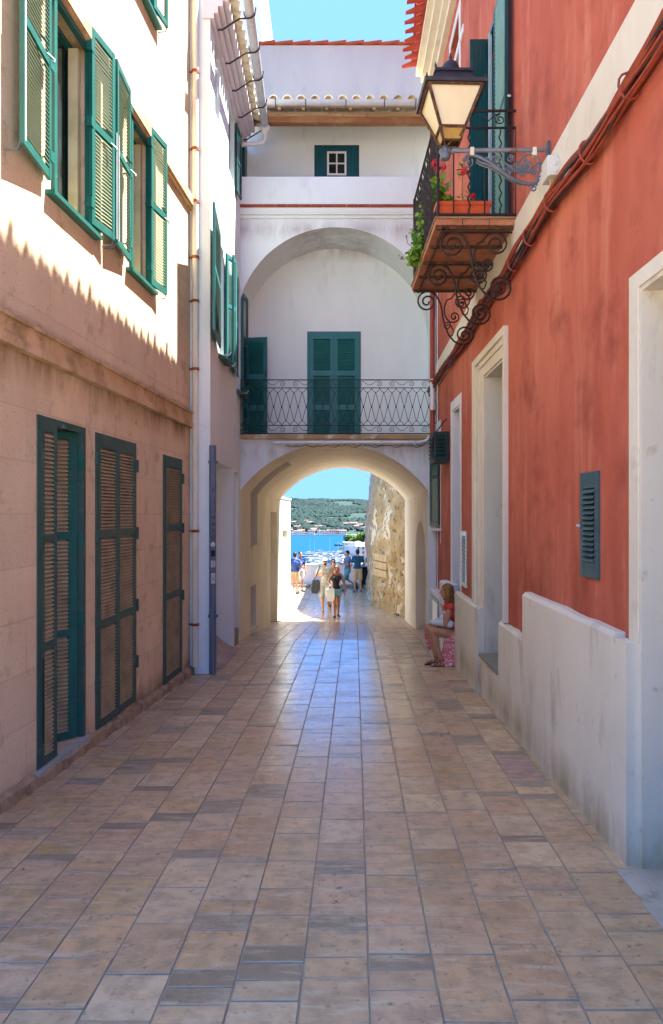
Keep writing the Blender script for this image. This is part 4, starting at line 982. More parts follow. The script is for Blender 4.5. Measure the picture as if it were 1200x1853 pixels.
for k in range(4):
    p=B[k]; m.tube([p+Vector((0,0,-.01)),p+(lc-p)*.25+Vector((0,0,-.02)),lc+(p-lc)*.30+Vector((0,0,.035)),lc+Vector((0,0,.045))],.011,6)
m.build('cradle',m_rust,wl)
m=M(); m.lathe([(.012,.075),(.02,.07),(.028,.055),(.034,.04),(.048,.03),(.050,-.005),(.042,-.03),(.044,-.04),(.038,-.055),(.018,-.065)],(lc.x,lc.y,lc.z),14)
for k in range(8): a=k*math.pi/4; m.ell((lc.x+.047*math.cos(a),lc.y+.047*math.sin(a),lc.z+.012),(.014,.014,.022),8,5)
m.build('knuckle',m_grey,wl,smooth=True)
wxl=XR(LD); W=lambda x,y:P(x,y,LD)
m=M(); m.tube([W(812,274),W(850,272),W(985,271)],.019,10); m.tube([W(818,272),W(832,272)],.026,8)
arm=m.build('arm',mat('grey weathered arm','77808a','8a8f94',7,rough=.5,c3='7a5a34',s3=6,t3=(.55,.68),metal=.3),wl,smooth=True)
m=M(); m.box((wxl-.030,LD-.03,W(0,282).z),(wxl-.002,LD+.03,W(0,257).z)); m.box((wxl-.02,LD-.022,W(0,340).z),(wxl-.002,LD+.022,W(0,283).z)); m.build('wall_plate',m_grey,wl,bevel=.004)
m=M()
cv=[(838,291),(846,282),(857,281),(866,284),(878,290),(890,297),(902,306),(915,316),(930,325),(945,331),(960,333),(970,331),(975,324)]
def smooth(pts,n=4):
    out=[]
    for i in range(len(pts)-1):
        p0=pts[max(i-1,0)];p1=pts[i];p2=pts[i+1];p3=pts[min(i+2,len(pts)-1)]
        for k in range(n):
            t=k/n; out.append(tuple(.5*((2*b)+(-a+c_)*t+(2*a-5*b+4*c_-d_)*t*t+(-a+3*b-3*c_+d_)*t**3) for a,b,c_,d_ in zip(p0,p1,p2,p3)))
    return out+[pts[-1]]
def W3(pts,off=0): return [W(x,y)+Vector((0,off,0)) for x,y in smooth(pts)]
m.tube(W3(cv),[.012+.009*math.sin(math.pi*i/(4*12)) for i in range(49)],8)
for off in (-.02,.02): m.tube(W3([(862,291),(872,297),(890,303),(905,312),(925,325),(945,333)],off),.008,6)
def sc2(x,y,r,t,a,dirn): return [W(x,y)+Vector((math.cos(q)*rr,0,math.sin(q)*rr)) for (q,rr) in [(math.radians(a)+dirn*2*math.pi*t*(i/22-1),r*(.15+.85*i/22)) for i in range(23)]]
for (x,y,r,t,a,dd) in ((846,294,.05,1.4,40,1),(898,291,.042,1.5,90,-1),(923,287,.034,1.5,100,1),(880,291,.030,1.4,120,1),(940,297,.075,.9,60,1),(953,300,.05,1.4,-30,-1),(966,340,.034,1.4,90,-1),(925,308,.03,1.3,-90,1),(944,314,.04,1.1,180,1),(966,309,.04,1.3,80,-1),(977,300,.035,1.2,200,1)):
    m.tube(sc2(x,y,r,t,a,dd),.0075,6)
for pts in ([(890,283),(905,285),(914,295),(925,300),(940,292),(948,283),(958,280)],[(958,280),(972,284),(977,300),(972,320)],[(915,316),(916,305),(925,302),(940,312),(955,312)],[(978,318),(970,327),(972,336)],[(935,296),(945,305),(958,300)],[(942,306),(950,290),(960,296)]):
    m.tube(W3(pts),.008,6)
for k in range(10): m.cap(W(932+k*3.6,311-2*math.sin(k*.5)),W(935+k*3.6,306-2*math.sin(k*.5)),.010,.003,6)
m.build('scroll_bracket',m_grey,wl,smooth=True)
for x in (854,967): m=M(); c=W(x,272); m.box((c.x-.018,c.y-.024,c.z-.05),(c.x+.018,c.y+.024,c.z+.022)); m.build('clamp',m_trim,wl,bevel=.004)
# junction box
JB=thing('junction_box',P(985,320,6.25),'white plastic junction box fixed to the cream band under the lantern arm','junction box')
jd=6.0; a0=P(994,322,jd-.0); 
m=M(); x0=(981-600)*6.18/F; x1=XR(6.1)-.024; m.box((x0,6.02,zp(326,6.1)),(x1,6.20,zp(288,6.1))); m_jb=mat('white plastic','d9d6cc','cfccc0',6,rough=.45); m.build('case',m_jb,JB,bevel=.008)
m=M(); m.box((x0+.01,5.99,zp(322,6.05)),(x1-.0,6.019,zp(291,6.05))); m.build('lid',m_jb,JB,bevel=.006)
for y in (297,310): m=M(); m.ell(((x0+x1)/2+.01,5.985,zp(y,6.0)),(.016,.012,.016),10,6); m.build('screw_cover',m_jb,JB,smooth=True)
# cable bundle under the band
cbn=M(); ctr=[(1300,-110),(1200,60),(1147,145),(1071,266),(1005,356),(935,468),(878,550),(836,622),(806,662),(790,688),(779,708)]
cp=[(uR(x,.03),zp(y,uR(x,.03))) for x,y in ctr]
cp=smooth(cp,8); rnd=random.Random(11)
cpd=cp
for (k,rr,mi) in [(i,r,c) for i,(r,c) in enumerate([(.023,0),(.021,0),(.019,0),(.016,0),(.015,1),(.014,0),(.013,1),(.012,0),(.011,1),(.013,0),(.010,1),(.010,0)])]:
    ph=rnd.random()*6; w1=rnd.uniform(.5,1.4); base=-.012*k+.03
    pts=[]
    for i,(u,z) in enumerate(cpd):
        a=ph+u*w1*1.6
        pts.append(fR(u,.055+.026*math.sin(a)+.006*(k%3),z+base*.95+.028*math.cos(a*1.3)+.012*math.sin(u*5+ph)))
    cbn.c=mi; cbn.tube(pts,rr,6)
# the tangle near the far end
for k in range(7):
    pts=[]
    for i in range(46):
        u=10.2+3.8*i/45; z=None
        for (a,za),(b,zb_) in zip(cpd[::-1],cpd[::-1][1:]):
            if min(a,b)<=u<=max(a,b): z=za+(zb_-za)*(u-a)/((b-a) or 1)
        if z is None: z=cpd[-1][1]
        a=k*.9+u*9; pts.append(fR(u,.05+.03*math.sin(a),z+.05*math.cos(a)))
    cbn.c=0; cbn.tube(pts,.007,5)
cb_=cbn.build('cable_bundle',[m_cable,m_cableb],None,smooth=True); tag(cb_,'thick twisted bundle of terracotta painted cables running along the red house','cables')
for x,y in ((1147,147),(1072,268),(1005,358),(965,422),(935,470),(905,512),(878,550)):
    u=uR(x,.03); z=zp(y,u); m=M()
    m.tube([fR(u+.09*math.sin(t_)*.3,.06+.065*math.cos(t_),z+.10*math.sin(t_)-.03) for t_ in [2*math.pi*i/12 for i in range(13)]],.008,5); m.tube([fR(u,.04,z+.05),fR(u+.05,.03,z+.10)],.005,5)
    m.build('tie',m_cable,cb_)
m=M()
for k in range(4): m.tube([(x0+.04+.02*k,6.09,zp(326,6.1)),(x0+.045+.018*k,6.09,zp(336,6.1)),fR(6.12,.05,zp(352,6.1))],.007,5)
m.build('wire',mat('pale wire','d6cfae','b9b184',8,rough=.5),JB)
m=M(); m.box((XR(6.2)-.05,6.18,zp(352,6.2)),(XR(6.2)-.024,6.20,zp(327,6.2))); m.build('wire_clip',m_zinc,JB)
# ---------------------------------------------------------------- beyond the passage
m_bast=mat('bastion masonry','bfa67a','a58a60',1.8,(1,1,.6),.95,1.0,7,c3='ddd0b6',s3=1.1,t3=(.53,.60),c4='6d5738',s4=5,t4=(.54,.66),bdist=.12)
bs=M()
pl_=[(3.6,21.6),(2.35,22.0),(2.05,23.2),(1.50,25.5),(1.45,27.0),(1.55,33.5),(6,33.5),(6,21.6)]
lev=[-3.5,-3.1,-2.5,-1.9,-1.3,-.7,-.1,.5,1.0,1.5,2.1,2.8]
def pin(i,t): return pl_[i]
rnd=random.Random(5)
sub=[]
for i in range(len(pl_)-1):
    n=14 if i<4 else 2
    for k in range(n): sub.append((pl_[i][0]+(pl_[i+1][0]-pl_[i][0])*k/n,pl_[i][1]+(pl_[i+1][1]-pl_[i][1])*k/n))
sub.append(pl_[-1])
lev=[-3.6+.09*i for i in range(72)]
vs=[]
for z in lev:
    t=(z+3.3)
    ins=(-.02*0 + (.0 if z<-.75 else .115*(z+.75)))+ (.05*math.sin(t*1.3))*(1 if z<0 else .5)
    for (x,y) in sub:
        nz_=noise.noise(Vector((x*1.7,y*1.7,z*1.7)))*.10+noise.noise(Vector((x*5,y*5,z*5)))*.06+noise.noise(Vector((x*11,y*11,z*11)))*.03
        vs.append((x+ins+nz_ if x<5 else x,y+nz_*.5 if x<5 else y,z))
k=len(sub)
bs.add(vs,[(j*k+i,j*k+i+1,(j+1)*k+i+1,(j+1)*k+i) for j in range(len(lev)-1) for i in range(k-1)]+[tuple((len(lev)-1)*k+i for i in range(k))])
o=bs.build('bastion_wall',m_bast,None,smooth=50); tag(o,'rough sandy stone bastion wall rising right of the passage mouth','stone wall')
# courses of dressed stone
m=M(); rnd=random.Random(8)
for r in range(3):
    y=24.0
    x=0
    while y<25.4:
        L=rnd.uniform(.28,.5); z=-1.62-r*.27
        t0=(25.5-y)/2.3; t1=(25.5-min(y+L,25.5))/2.3
        X0=1.50+.55*t0; X1=1.50+.55*t1
        m.add([(X0-.03,y,z),(X1-.03,y+L-.03,z),(X1-.03,y+L-.03,z+.24),(X0-.03,y,z+.24),(X0+.15,y,z),(X1+.15,y+L-.03,z),(X1+.15,y+L-.03,z+.24),(X0+.15,y,z+.24)],[(0,1,2,3),(7,6,5,4),(0,4,5,1),(1,5,6,2),(2,6,7,3),(3,7,4,0)])
        y+=L
c_=m.build('stone_course',mat('dressed stone','c2ab80','ab926a',4,rough=.95,bump=.8,bscale=20,bdist=.02),o,bevel=.01)
# white wall at left beyond the passage
lw=thing('white_wall',(-1.6,23,-3.28),'sunlit white wall with a plain door just beyond the passage on the left','wall')
fS=lambda u,o,z:(-1.56+(u-21.45)*.045+o,u,z)
m=M(); m.wall(fS,21.46,24.7,-3.5,.47,[(22.3,23.9,-3.4,-.52)],0,-.4); m.build('wall',m_white,lw)
m=M(); m.box((22.31,-.16,-3.3),(23.89,-.12,-.53),fS); m.build('door',m_tun,lw)
m=M(); m.box((21.46,-.45,.47),(24.74,.03,.53),fS); m.build('coping',m_wtrim,lw)
sg=thing('folding_sign',(-1.28,24.2,-3.3),'small white folding board leaning at the end of the sunlit white wall','sign')
m=M(); m.prism([(-1.40,24.2,-3.29),(-1.20,24.2,-3.29),(-1.33,24.3,-2.45),(-1.40,24.3,-2.45)],(0,.03,0)); m.build('front_board',m_wtrim,sg)
m=M(); m.prism([(-1.40,24.55,-3.29),(-1.20,24.55,-3.29),(-1.33,24.38,-2.45),(-1.40,24.38,-2.45)],(0,.03,0)); m.build('rear_board',m_wtrim,sg)
# terrace parapet
pw=M(); pw.box((-14,32.4,-3.5),(3.2,32.8,-2.33)); 
o=pw.build('parapet',m_wtrim,None,bevel=.02); tag(o,'low white parapet wall closing the terrace above the harbour','wall')
m=M(); m.box((-14,32.34,-2.328),(3.2,32.86,-2.26)); m.build('coping',m_wtrim,o,bevel=.015)
m=M(); m.box((-14,32.1,-3.35),(3.2,32.398,-3.17)); m.build('bench_ledge',m_step,o,bevel=.02)
# terrain, water
ZW=-27.0
def TZ(x,y):
    if y<33.5: return G(min(y,60))-.03
    if y<75: t=(y-33.5)/41.5; b=-3.4+(-30.5+3.4)*t**.6
    else: b=-30.5
    if 330<y<640:       # right bank and headland
        e=min(1,(y-330)/60)*min(1,(640-y)/60); k=max(0,min(1,(x-10-(y-430)*.02)/9)); b=max(b,-30.5+e*k*(5.0+max(0,min(22,(x-24)*.30))))
    if y>915:
        t=min(1,(y-915)/12); b=-30.5+t*(4.1)
        h=0
        if y>930:
            q=min(1,(y-930)/820); ridge=54+7*math.cos((x+170)/230)+5*noise.noise(Vector((x/240,y/300,0)))
            h=ridge*(q**.85 if q<1 else 1)*(1-.9*max(0,(y-1800)/1500)) ; h=max(h,0)+4*noise.noise(Vector((x/60,y/90,3)))*min(1,q*4)
        b+=h
    if abs(x)>700 and y>75: b=max(b,-30)
    return b
ys=[-70,-40,-20,-8,0,8,14.2,21.4,22.8,25,33.4,34,37,42,50,60,75,120,200,300,330]+[340+12*i for i in range(27)]+[660,760,860,905,915,921,927,932,940]+[950+22*i for i in range(42)]+[1900,2100,2500,3300,4500]
xs=[-3500,-1800,-1000,-700,-500,-400]+[-320+20*i for i in range(12)]+[-80+8*i for i in range(30)]+[170+25*i for i in range(8)]+[400,500,700,1000,1800,3500]
m_land=mat('scrub hillside','1f362f','283f33',.03,(1,1,1),.95,.6,.3,c3='3a4a3a',s3=.045,t3=(.62,.74),c4='1c3630',s4=.12,t4=(.5,.62),bdist=1)
m_earth=mat('bare earth','8d7f66','7f7058',.3,rough=.95)
m=M(); m.grid(lambda x,y:(x,y,TZ(x,y)),xs,ys); tag(m.build('ground',m_land,None,smooth=60),kind='structure')
m_wat=bpy.data.materials.new('harbour water'); m_wat.use_nodes=True; n=m_wat.node_tree; b=n.nodes['Principled BSDF']
b.inputs['Base Color'].default_value=(.001,.055,.12,1); b.inputs['Roughness'].default_value=.35; b.inputs['IOR'].default_value=1.33; b.inputs['Specular IOR Level'].default_value=.12
tc=n.nodes.new('ShaderNodeTexCoord'); mp=n.nodes.new('ShaderNodeMapping'); mp.inputs['Scale'].default_value=(.25,.9,1); t=n.nodes.new('ShaderNodeTexNoise'); t.inputs['Scale'].default_value=.6; t.inputs['Detail'].default_value=6
bp=n.nodes.new('ShaderNodeBump'); bp.inputs['Strength'].default_value=.6; bp.inputs['Distance'].default_value=.4
n.links.new(tc.outputs['Object'],mp.inputs[0]); n.links.new(mp.outputs[0],t.inputs[0]); n.links.new(t.outputs[0],bp.inputs['Height']); n.links.new(bp.outputs[0],b.inputs['Normal'])
m=M(); m.grid(lambda x,y:(x,y,ZW),[-3400,-500,0,500,3400],[50,300,600,920,4400][:4]); tag(m.build('water',m_wat),kind='structure')
# woodland on the far hill
m_wood1=mat('far woodland','162f2d','1c3833',.05,rough=.95,c3='0f2325',s3=.09,t3=(.48,.6),c4='2b452f',s4=.3,t4=(.58,.68))
m=M(); rnd=random.Random(21)
def blob(m,c,r,rnd,n1=6,n2=4,flat=.8):
    vs=[]; ph=rnd.random()*6
    for i in range(n2+1):
        th=math.pi*.62*i/n2
        for k in range(n1):
            a=2*math.pi*k/n1+ph; q=r*rnd.uniform(.72,1.18); s=max(math.sin(th),.05)
            vs.append((c[0]+q*s*math.cos(a),c[1]+q*s*math.sin(a),c[2]+q*flat*math.cos(th)))
    m.add(vs,[(i*n1+k,(i+1)*n1+k,(i+1)*n1+(k+1)%n1,i*n1+(k+1)%n1) for i in range(n2) for k in range(n1)]+[tuple(range(n1))])
for _ in range(13000):
    y=1000+ (rnd.random()**.8)*850; x=rnd.uniform(-.13,.12)*y
    if noise.noise(Vector((x/70,y/110,7)))<-.22: continue
    r=rnd.uniform(1.8,4.3); blob(m,(x,y,TZ(x,y)+r*.25),r,rnd,6,3)
for _ in range(1500):
    y=940+rnd.random()**1.3*110; x=rnd.uniform(-.12,.10)*y
    if noise.noise(Vector((x/22,y/30,2)))<.02: continue
    r=rnd.uniform(2.0,4.2); blob(m,(x,y,TZ(x,y)+r*.4),r,rnd,7,4,1)
tag(m.build('woodland',m_wood1,None,smooth=80),kind='stuff')
m_farw=mat('far white walls','b9b6b0','aba69e',.2,rough=.9); m_farr=mat('far tiled roofs','80635a','745850',.3,rough=.9); m_farp=mat('far pink walls','b59a90','a88c82',.2,rough=.9)
m_win=mat('shaded window','3a4a55',rough=.3)
cols=[('white',m_farw),('white',m_farw),('pale pink',m_farp)]
far_used={}
def house(x,y,w_,d_,h,mt,lab,grp='houses on the far shore',base=None,flat=False,wins=True,rotz=0,cat='house',rfm=None,stor=2,bays=3):
    z=TZ(x,y)-.6 if base is None else base
    t=thing('house',(x,y,z),lab,cat,grp); t.rotation_euler=(0,0,rotz)
    m=M(); m.box((-w_/2,-d_/2,-2),(w_/2,d_/2,h)); 
    if not flat: m.prism([(-w_/2,-d_/2,h),(w_/2,-d_/2,h),(w_/2,0,h+.0001),(-w_/2,0,h+.0001)],(0,0,.01))
    m.build('wall',mt,t,local=True)
    m=M()
    if flat: m.box((-w_/2-.2,-d_/2-.2,h),(w_/2+.2,d_/2+.2,h+.45))
    else:
        rh=h+d_*.22; m.add([(-w_/2-.4,-d_/2-.5,h-.05),(w_/2+.4,-d_/2-.5,h-.05),(w_/2+.4,d_/2+.5,h-.05),(-w_/2-.4,d_/2+.5,h-.05),(-w_/2-.4,0,rh),(w_/2+.4,0,rh)],[(0,1,5,4),(2,3,4,5),(1,2,5),(3,0,4),(3,2,1,0)])
    m.build('roof',rfm or (mt if flat else m_farr),t,local=True)
    if wins:
        for s in range(stor):
            for k in range(bays):
                xx=-w_/2+w_*(k+.5)/bays; zz=h*(s+.35)/stor
                m=M(); m.box((xx-.5,-d_/2-.06,zz),(xx+.5,-d_/2-.003,zz+1.4)); m.build('window',m_win,t,local=True)
    return t
HX=0
hs_=[(526,962),(532,966),(537,958),(540,967),(545,964),(552,968),(549,955),(556,946),(561,948),(563,966),(568,960),(573,962),(577,957),(581,969),(586,966),(592,968),(598,966),(604,966),(610,963),(616,965),(626,953),(632,955),(640,951),(645,956),(651,954),(658,957),(664,956),(620,968),(530,949),(588,950)]
rnd=random.Random(31); nth=['first','second','third']
adj=['broad','narrow','squat','long low','tall','plain']
for i,(x,y) in enumerate(hs_):
    # walk up the slope until the projected height matches
    best=None
    for yy in range(926,1300,6):
        X=(x-600)*yy/F; zz=TZ(X,yy); py=H-(zz+1)*F/yy
        e=abs(py-y)
        if best is None or e<best[0]: best=(e,yy,X)
    _,yy,X=best; mt=m_farp if i%3==2 else m_farw
    wdt=rnd.uniform(6,11); hh=rnd.uniform(3.2,6.2)
    side='left' if x<560 else ('middle' if x<610 else 'right')
    lv='at the water edge' if y>963 else 'up the wooded slope'
    ord_=['leftmost','second from the left','third from the left','fourth from the left','fifth from the left','sixth from the left','seventh from the left','eighth from the left','ninth from the left','tenth from the left','eleventh from the left','twelfth from the left']
    house(X,yy,wdt,rnd.uniform(5,7),hh,mt,'%s %s far-shore house %s, %s there'%(adj[i%6],'pink' if i%3==2 else 'white',lv,ord_[sum(1 for q,(a_,b_) in enumerate(hs_) if (q%3==2)==(i%3==2) and (b_>963)==(y>963) and a_<x)]),flat=(i%4==1),stor=1 if hh<4.4 else 2,bays=2 if wdt<8 else 3)
def quay(x0,x1,y,z,d):
    m=M(); m.box((x0,y,z-3),(x1,y+d,z)); return m
tag(quay(-260,200,919,ZW+.7,14).build('quay',m_farw),kind='structure')
# near right bank: houses and trees
house((634-600)*470/F,470,9,12,7.4,m_farw,'narrow white waterfront house, leftmost of the near bank',grp='houses on the near bank',base=ZW+.6,flat=True,stor=3,bays=3,rotz=.1)
house((645-600)*455/F,450,8,14,6.2,mat('grey-blue wall','a9b4bd','9aa6b0',.2,rough=.9),'pale grey gabled waterfront shed between white houses on the near bank',grp='houses on the near bank',base=ZW+.6,rotz=1.25,stor=1,bays=1,rfm=mat('pale roof','cfc9c0',rough=.9))
house((661-600)*420/F,420,11,10,7.6,m_farw,'largest white waterfront house with blue shutters beside the bastion',grp='houses on the near bank',base=ZW+.6,stor=3,bays=4,rfm=mat('lavender tiled roof','cdbfc8','bcaab4',.4,rough=.9))
house((671-600)*395/F,395,6,8,8.6,mat('rose wall','d8a09a','c98f88',.2,rough=.9),'rose pink waterfront house half hidden by the bastion wall',grp='houses on the near bank',base=ZW+.6,stor=3,bays=2)
m_lf1=mat('yellow green leaves','7f8f3a','6d8434',.5,rough=.9,c3='9aa04a',s3=.9,t3=(.5,.62)); m_lf2=mat('dark green leaves','35592f','456a38',.5,rough=.9)
m_bark=mat('bark','5a4a3a',rough=.9)
def tree(x,y,z,h,r,mt,lab,seed,grp='trees on the near bank'):
    t=thing('tree',(x,y,z),lab,'tree',grp); rnd=random.Random(seed)
    m=M(); m.tube([(0,0,-1),(.1,0,h*.3),(.0,.1,h*.6)],[.35,.25,.12],7)
    for k in range(5):
        a=k*1.3; m.tube([(0,0,h*.35+k*.2),(math.cos(a)*r*.5,math.sin(a)*r*.5,h*.7)],[.14,.04],5)
    m.build('trunk',m_bark,t,local=True)
    m=M()
    for _ in range(26):
        v=Vector((rnd.gauss(0,1),rnd.gauss(0,1),rnd.gauss(0,1))).normalized()*rnd.uniform(.3,1); c=Vector((v.x*r*.75,v.y*r*.75,h*.66+v.z*h*.26)); cr=r*rnd.uniform(.22,.42)
        for _ in range(42):
            u=Vector((rnd.gauss(0,1),rnd.gauss(0,1),rnd.gauss(0,1))).normalized(); p=c+u*cr*rnd.uniform(.6,1.05); s=r*.075*rnd.uniform(.6,1.4)
            a=(u+Vector((rnd.gauss(0,.5),rnd.gauss(0,.5),rnd.gauss(0,.5)))).normalized().orthogonal().normalized(); b=u.cross(a)
            m.add([p-a*s-b*s,p+a*s-b*s*.6,p+a*s*.8+b*s,p-a*s*.7+b*s],[(0,1,2,3)])
    m.build('crown',mt,t,local=True); return t
for i,(x,y,hh,r,mt,lb) in enumerate([(630,972,9,5.0,m_lf2,'dark green tree at the left tip of the near headland'),(641,976,8,5.5,m_lf1,'yellow-green tree second from the left on the near headland'),(649,973,10,6,m_lf1,'tall yellow-green tree in the middle of the headland clump'),(658,970,11,6.5,m_lf1,'broad yellow-green tree behind the largest white house'),(668,966,13,7,m_lf2,'dark tree rising highest behind the rose house by the bastion'),(676,960,13,7,m_lf2,'dark tree mostly hidden behind the bastion wall')]):
    yy=545-i*6; X=(x-600)*yy/F; base=zp(y,yy)-hh*.72
    tree(X,yy,min(base,TZ(X,yy)+1) if False else base,hh,r,mt,lb,i+3)
# ground under those trees
m=M(); m.grid(lambda x,y:(x,y,-30+13*math.exp(-(((x-36)/26)**2+((y-545)/60)**2)*1.0)),[4+4*i for i in range(22)],[470+10*i for i in range(18)]); tag(m.build('headland',m_land,None,smooth=60),kind='structure')
tag(quay(6,60,365,ZW+.55,150).build('quay',m_farw),kind='structure')
# boats
m_hull=mat('white hull','b4b9be','8e979f',.5,rough=.3); m_blue=mat('blue canvas','2b4f7a','24446c',.5,rough=.7); m_cab=mat('boat window','26323c',rough=.2); m_mast=mat('mast','c9ccd0',rough=.4); m_darkh=mat('dark hull','1f3550',rough=.3)
def boat(L,kind,lab,grp,loc,rz,hm=None,mast=False):
    t=thing('boat',loc,lab,'boat',grp); t.rotation_euler=(0,0,rz)
    m=M(); B=L*.32; n=9; vs=[]
    for i in range(n+1):
        s=i/n; wd=B/2*(1-(max(0,s-.35)/.65)**2.2)*(.85+.15*min(1,s*4)); sh=.95+.35*s; wd=max(wd,.02)
        x=-L/2+L*s
        vs+=[(x,-wd,sh*L*.10),(x-.0,-wd*.6,-.25),(x,wd*.6,-.25),(x,wd,sh*L*.10)]
    m.add(vs,[(4*i+k,4*i+k+1,4*i+5+k,4*i+4+k) for i in range(n) for k in range(3)]+[(4*i+3,4*i,4*i+4,4*i+7) for i in range(n)]+[(0,1,2,3),tuple(4*n+3-k for k in range(4))])
    m.build('hull',hm or m_hull,t,local=True)
    m=M(); z=L*.10
    m.add([(-L*.22,-B*.3,z),(L*.14,-B*.28,z),(L*.14,B*.28,z),(-L*.22,B*.3,z),(-L*.20,-B*.26,z+L*.11),(L*.04,-B*.22,z+L*.11),(L*.04,B*.22,z+L*.11),(-L*.20,B*.26,z+L*.11)],[(3,2,1,0),(4,5,6,7),(0,1,5,4),(1,2,6,5),(2,3,7,6),(3,0,4,7)])
    m.build('cabin',m_hull if not kind==1 else m_blue,t,local=True)
    m=M(); m.add([(-L*.18,-B*.285,z+L*.04),(L*.10,-B*.265,z+L*.04),(L*.06,-B*.245,z+L*.085),(-L*.18,-B*.275,z+L*.085)],[(0,1,2,3)]); m.add([(-L*.18,B*.285,z+L*.04),(L*.10,B*.265,z+L*.04),(L*.06,B*.245,z+L*.085),(-L*.18,B*.275,z+L*.085)],[(3,2,1,0)]); 
    m.build('window',m_cab,t,local=True)
    if mast: m=M(); m.tube([(0,0,z),(0,0,z+L*1.05)],.07,5); m.tube([(0,0,z+1.2),(-L*.38,0,z+1.1)],.10,5); m.build('mast',m_mast,t,local=True)
    return t
GR='boats moored in the marina'
LB=['white motorboat packed among the others in the marina','blue-canopied boat packed among the others in the marina','dark-hulled boat packed among the others in the marina']
protos=[boat(7.5,0,LB[0],GR,(-8,470,ZW),.3),boat(7,1,LB[1],GR,(-6,462,ZW),.2),boat(7.5,0,LB[2],GR,(-3,455,ZW),.4,m_darkh)]
rnd=random.Random(41)
BL=[]
for i in range(120):
    y=rnd.uniform(998,1021); x=rnd.uniform(566,656) if y<1008 else rnd.uniform(553,660)
    if y<1004 and x<575: continue
    d=-ZW*F/(y-H); k=rnd.choice([0,0,0,0,1,2]); p=protos[k]; c=copy_tree(p); BL.append((c,k,x,y)); c.location=((x-600)*d/F,d,ZW); c.rotation_euler=(0,0,rnd.choice([.25,.25,3.3,1.75])+rnd.uniform(-.15,.15)); s=rnd.uniform(.75,1.1); c.scale=(s,s,s)
boat(13,0,'largest white yacht at the left front edge of the marina',GR,((562-600)*445/F,445,ZW),.15)
boat(11,0,'long white yacht just right of the largest one',GR,((573-600)*430/F,430,ZW),.1)
boat(9,0,'sailing boat with the leftmost mast of the marina',GR,((561-600)*480/F,480,ZW),.3,mast=True)
boat(8,0,'sailing boat with the second mast from the left',GR,((569-600)*475/F,475,ZW),.3,mast=True)
boat(10,0,'sailing boat with the tallest mast in the middle of the marina',GR,((597-600)*470/F,470,ZW),.3,mast=True)
boat(8,0,'sailing boat moored nearest to the white waterfront houses',GR,((612-600)*460/F,460,ZW),.3,mast=True)
b=boat(8,0,'lone motorboat under way on the open harbour water',None,((613-600)*610/F,610,ZW),2.9,m_darkh)
m=M(); m.box((-13,-9,ZW+.25),(1,-1,ZW+.5)); 
for k in range(4): m=M(); m.box((-16+k*1,395+k*32,ZW+.3),(18,397+k*32,ZW+.6)); o=m.build('pontoon',m_farw); tag(o,'long pale floating pontoon between the moored boats','pontoon','pontoons in the marina')
# every small boat is told apart by colour, row and place along the row
kn=['white motorboat','blue-canopied boat','dark-hulled boat']; rows=[('in the farthest row',998,1004),('in the back half',1004,1006.5),('just behind the middle',1006.5,1008.5),('in the middle rows',1008.5,1013),('in the front half',1013,1017.5),('in the nearest row',1017.5,1030)]
def onum(i):
    o=['leftmost','second','third','fourth','fifth','sixth','seventh','eighth','ninth','tenth','eleventh','twelfth','thirteenth','fourteenth','fifteenth','sixteenth','seventeenth','eighteenth','nineteenth','twentieth']
    return o[i] if i==0 else (o[i]+' from the left' if i<20 else 'last')
for k in range(3):
    for nm,a,b_ in rows:
        L=sorted([q for q in BL if q[1]==k and a<=q[3]<b_],key=lambda q:q[2])
        for i,q in enumerate(L): q[0]['label']='%s of the %s %s of the marina'%(onum(i),kn[k]+'s',nm)
for p,l in zip(protos,('white motorboat just behind the leftmost yachts of the marina','blue-canopied boat moored just right of the largest yachts','dark-hulled boat moored between the largest yachts and the middle rows')): p['label']=l
for i,o in enumerate([o for o in C.objects if o.name.startswith('pontoon')]): o['label']=['nearest long pale floating pontoon of the marina','second nearest long pale floating pontoon of the marina','third nearest long pale floating pontoon of the marina','farthest long pale floating pontoon of the marina'][i]
# ---------------------------------------------------------------- people
def solid(m,name,mt,parent,vox=.010,sm=4,local=True,shift=0):
    o=m.build(name,mt,parent,local=local)
    r=o.modifiers.new('r','REMESH'); r.mode='VOXEL'; r.voxel_size=vox; r.use_smooth_shade=True
    s=o.modifiers.new('s','SMOOTH'); s.iterations=sm; s.factor=.5
    dg=bpy.context.evaluated_depsgraph_get(); me=bpy.data.meshes.new_from_object(o.evaluated_get(dg)); o.modifiers.clear()
    old=o.data; o.data=me; me.name=name
    for p in me.polygons: p.use_smooth=True
    if not me.materials: me.materials.append(mt)
    return o
V=Vector
def skin(h): return mat('skin '+h,h,None,rough=.5,spec=.4,bump=.05,bscale=40) 
m_sk1=mat('tanned skin','c08a66','b67f5c',14,rough=.5); m_sk2=mat('light skin','d3a184','c8957a',14,rough=.5); m_sk3=mat('deep tan skin','a8714e','9c6746',14,rough=.48)
def cloth(n,c,c2=None,**k): return mat(n,c,c2 or c,30,rough=.85,bump=.35,bscale=14,bdist=.02,**k)
J0=dict(pel=(0,0,.93),wst=(0,0,1.07),chs=(0,-.005,1.29),nck=(0,.012,1.46),hd=(0,-.012,1.625),
 shL=(.175,.005,1.405),elL=(.225,.03,1.13),wrL=(.235,-.05,.89),shR=(-.175,.005,1.405),elR=(-.225,.03,1.13),wrR=(-.235,-.05,.89),
 hpL=(.088,0,.90),knL=(.095,-.02,.49),anL=(.10,.03,.09),hpR=(-.088,0,.90),knR=(-.095,-.02,.49),anR=(-.10,.03,.09))
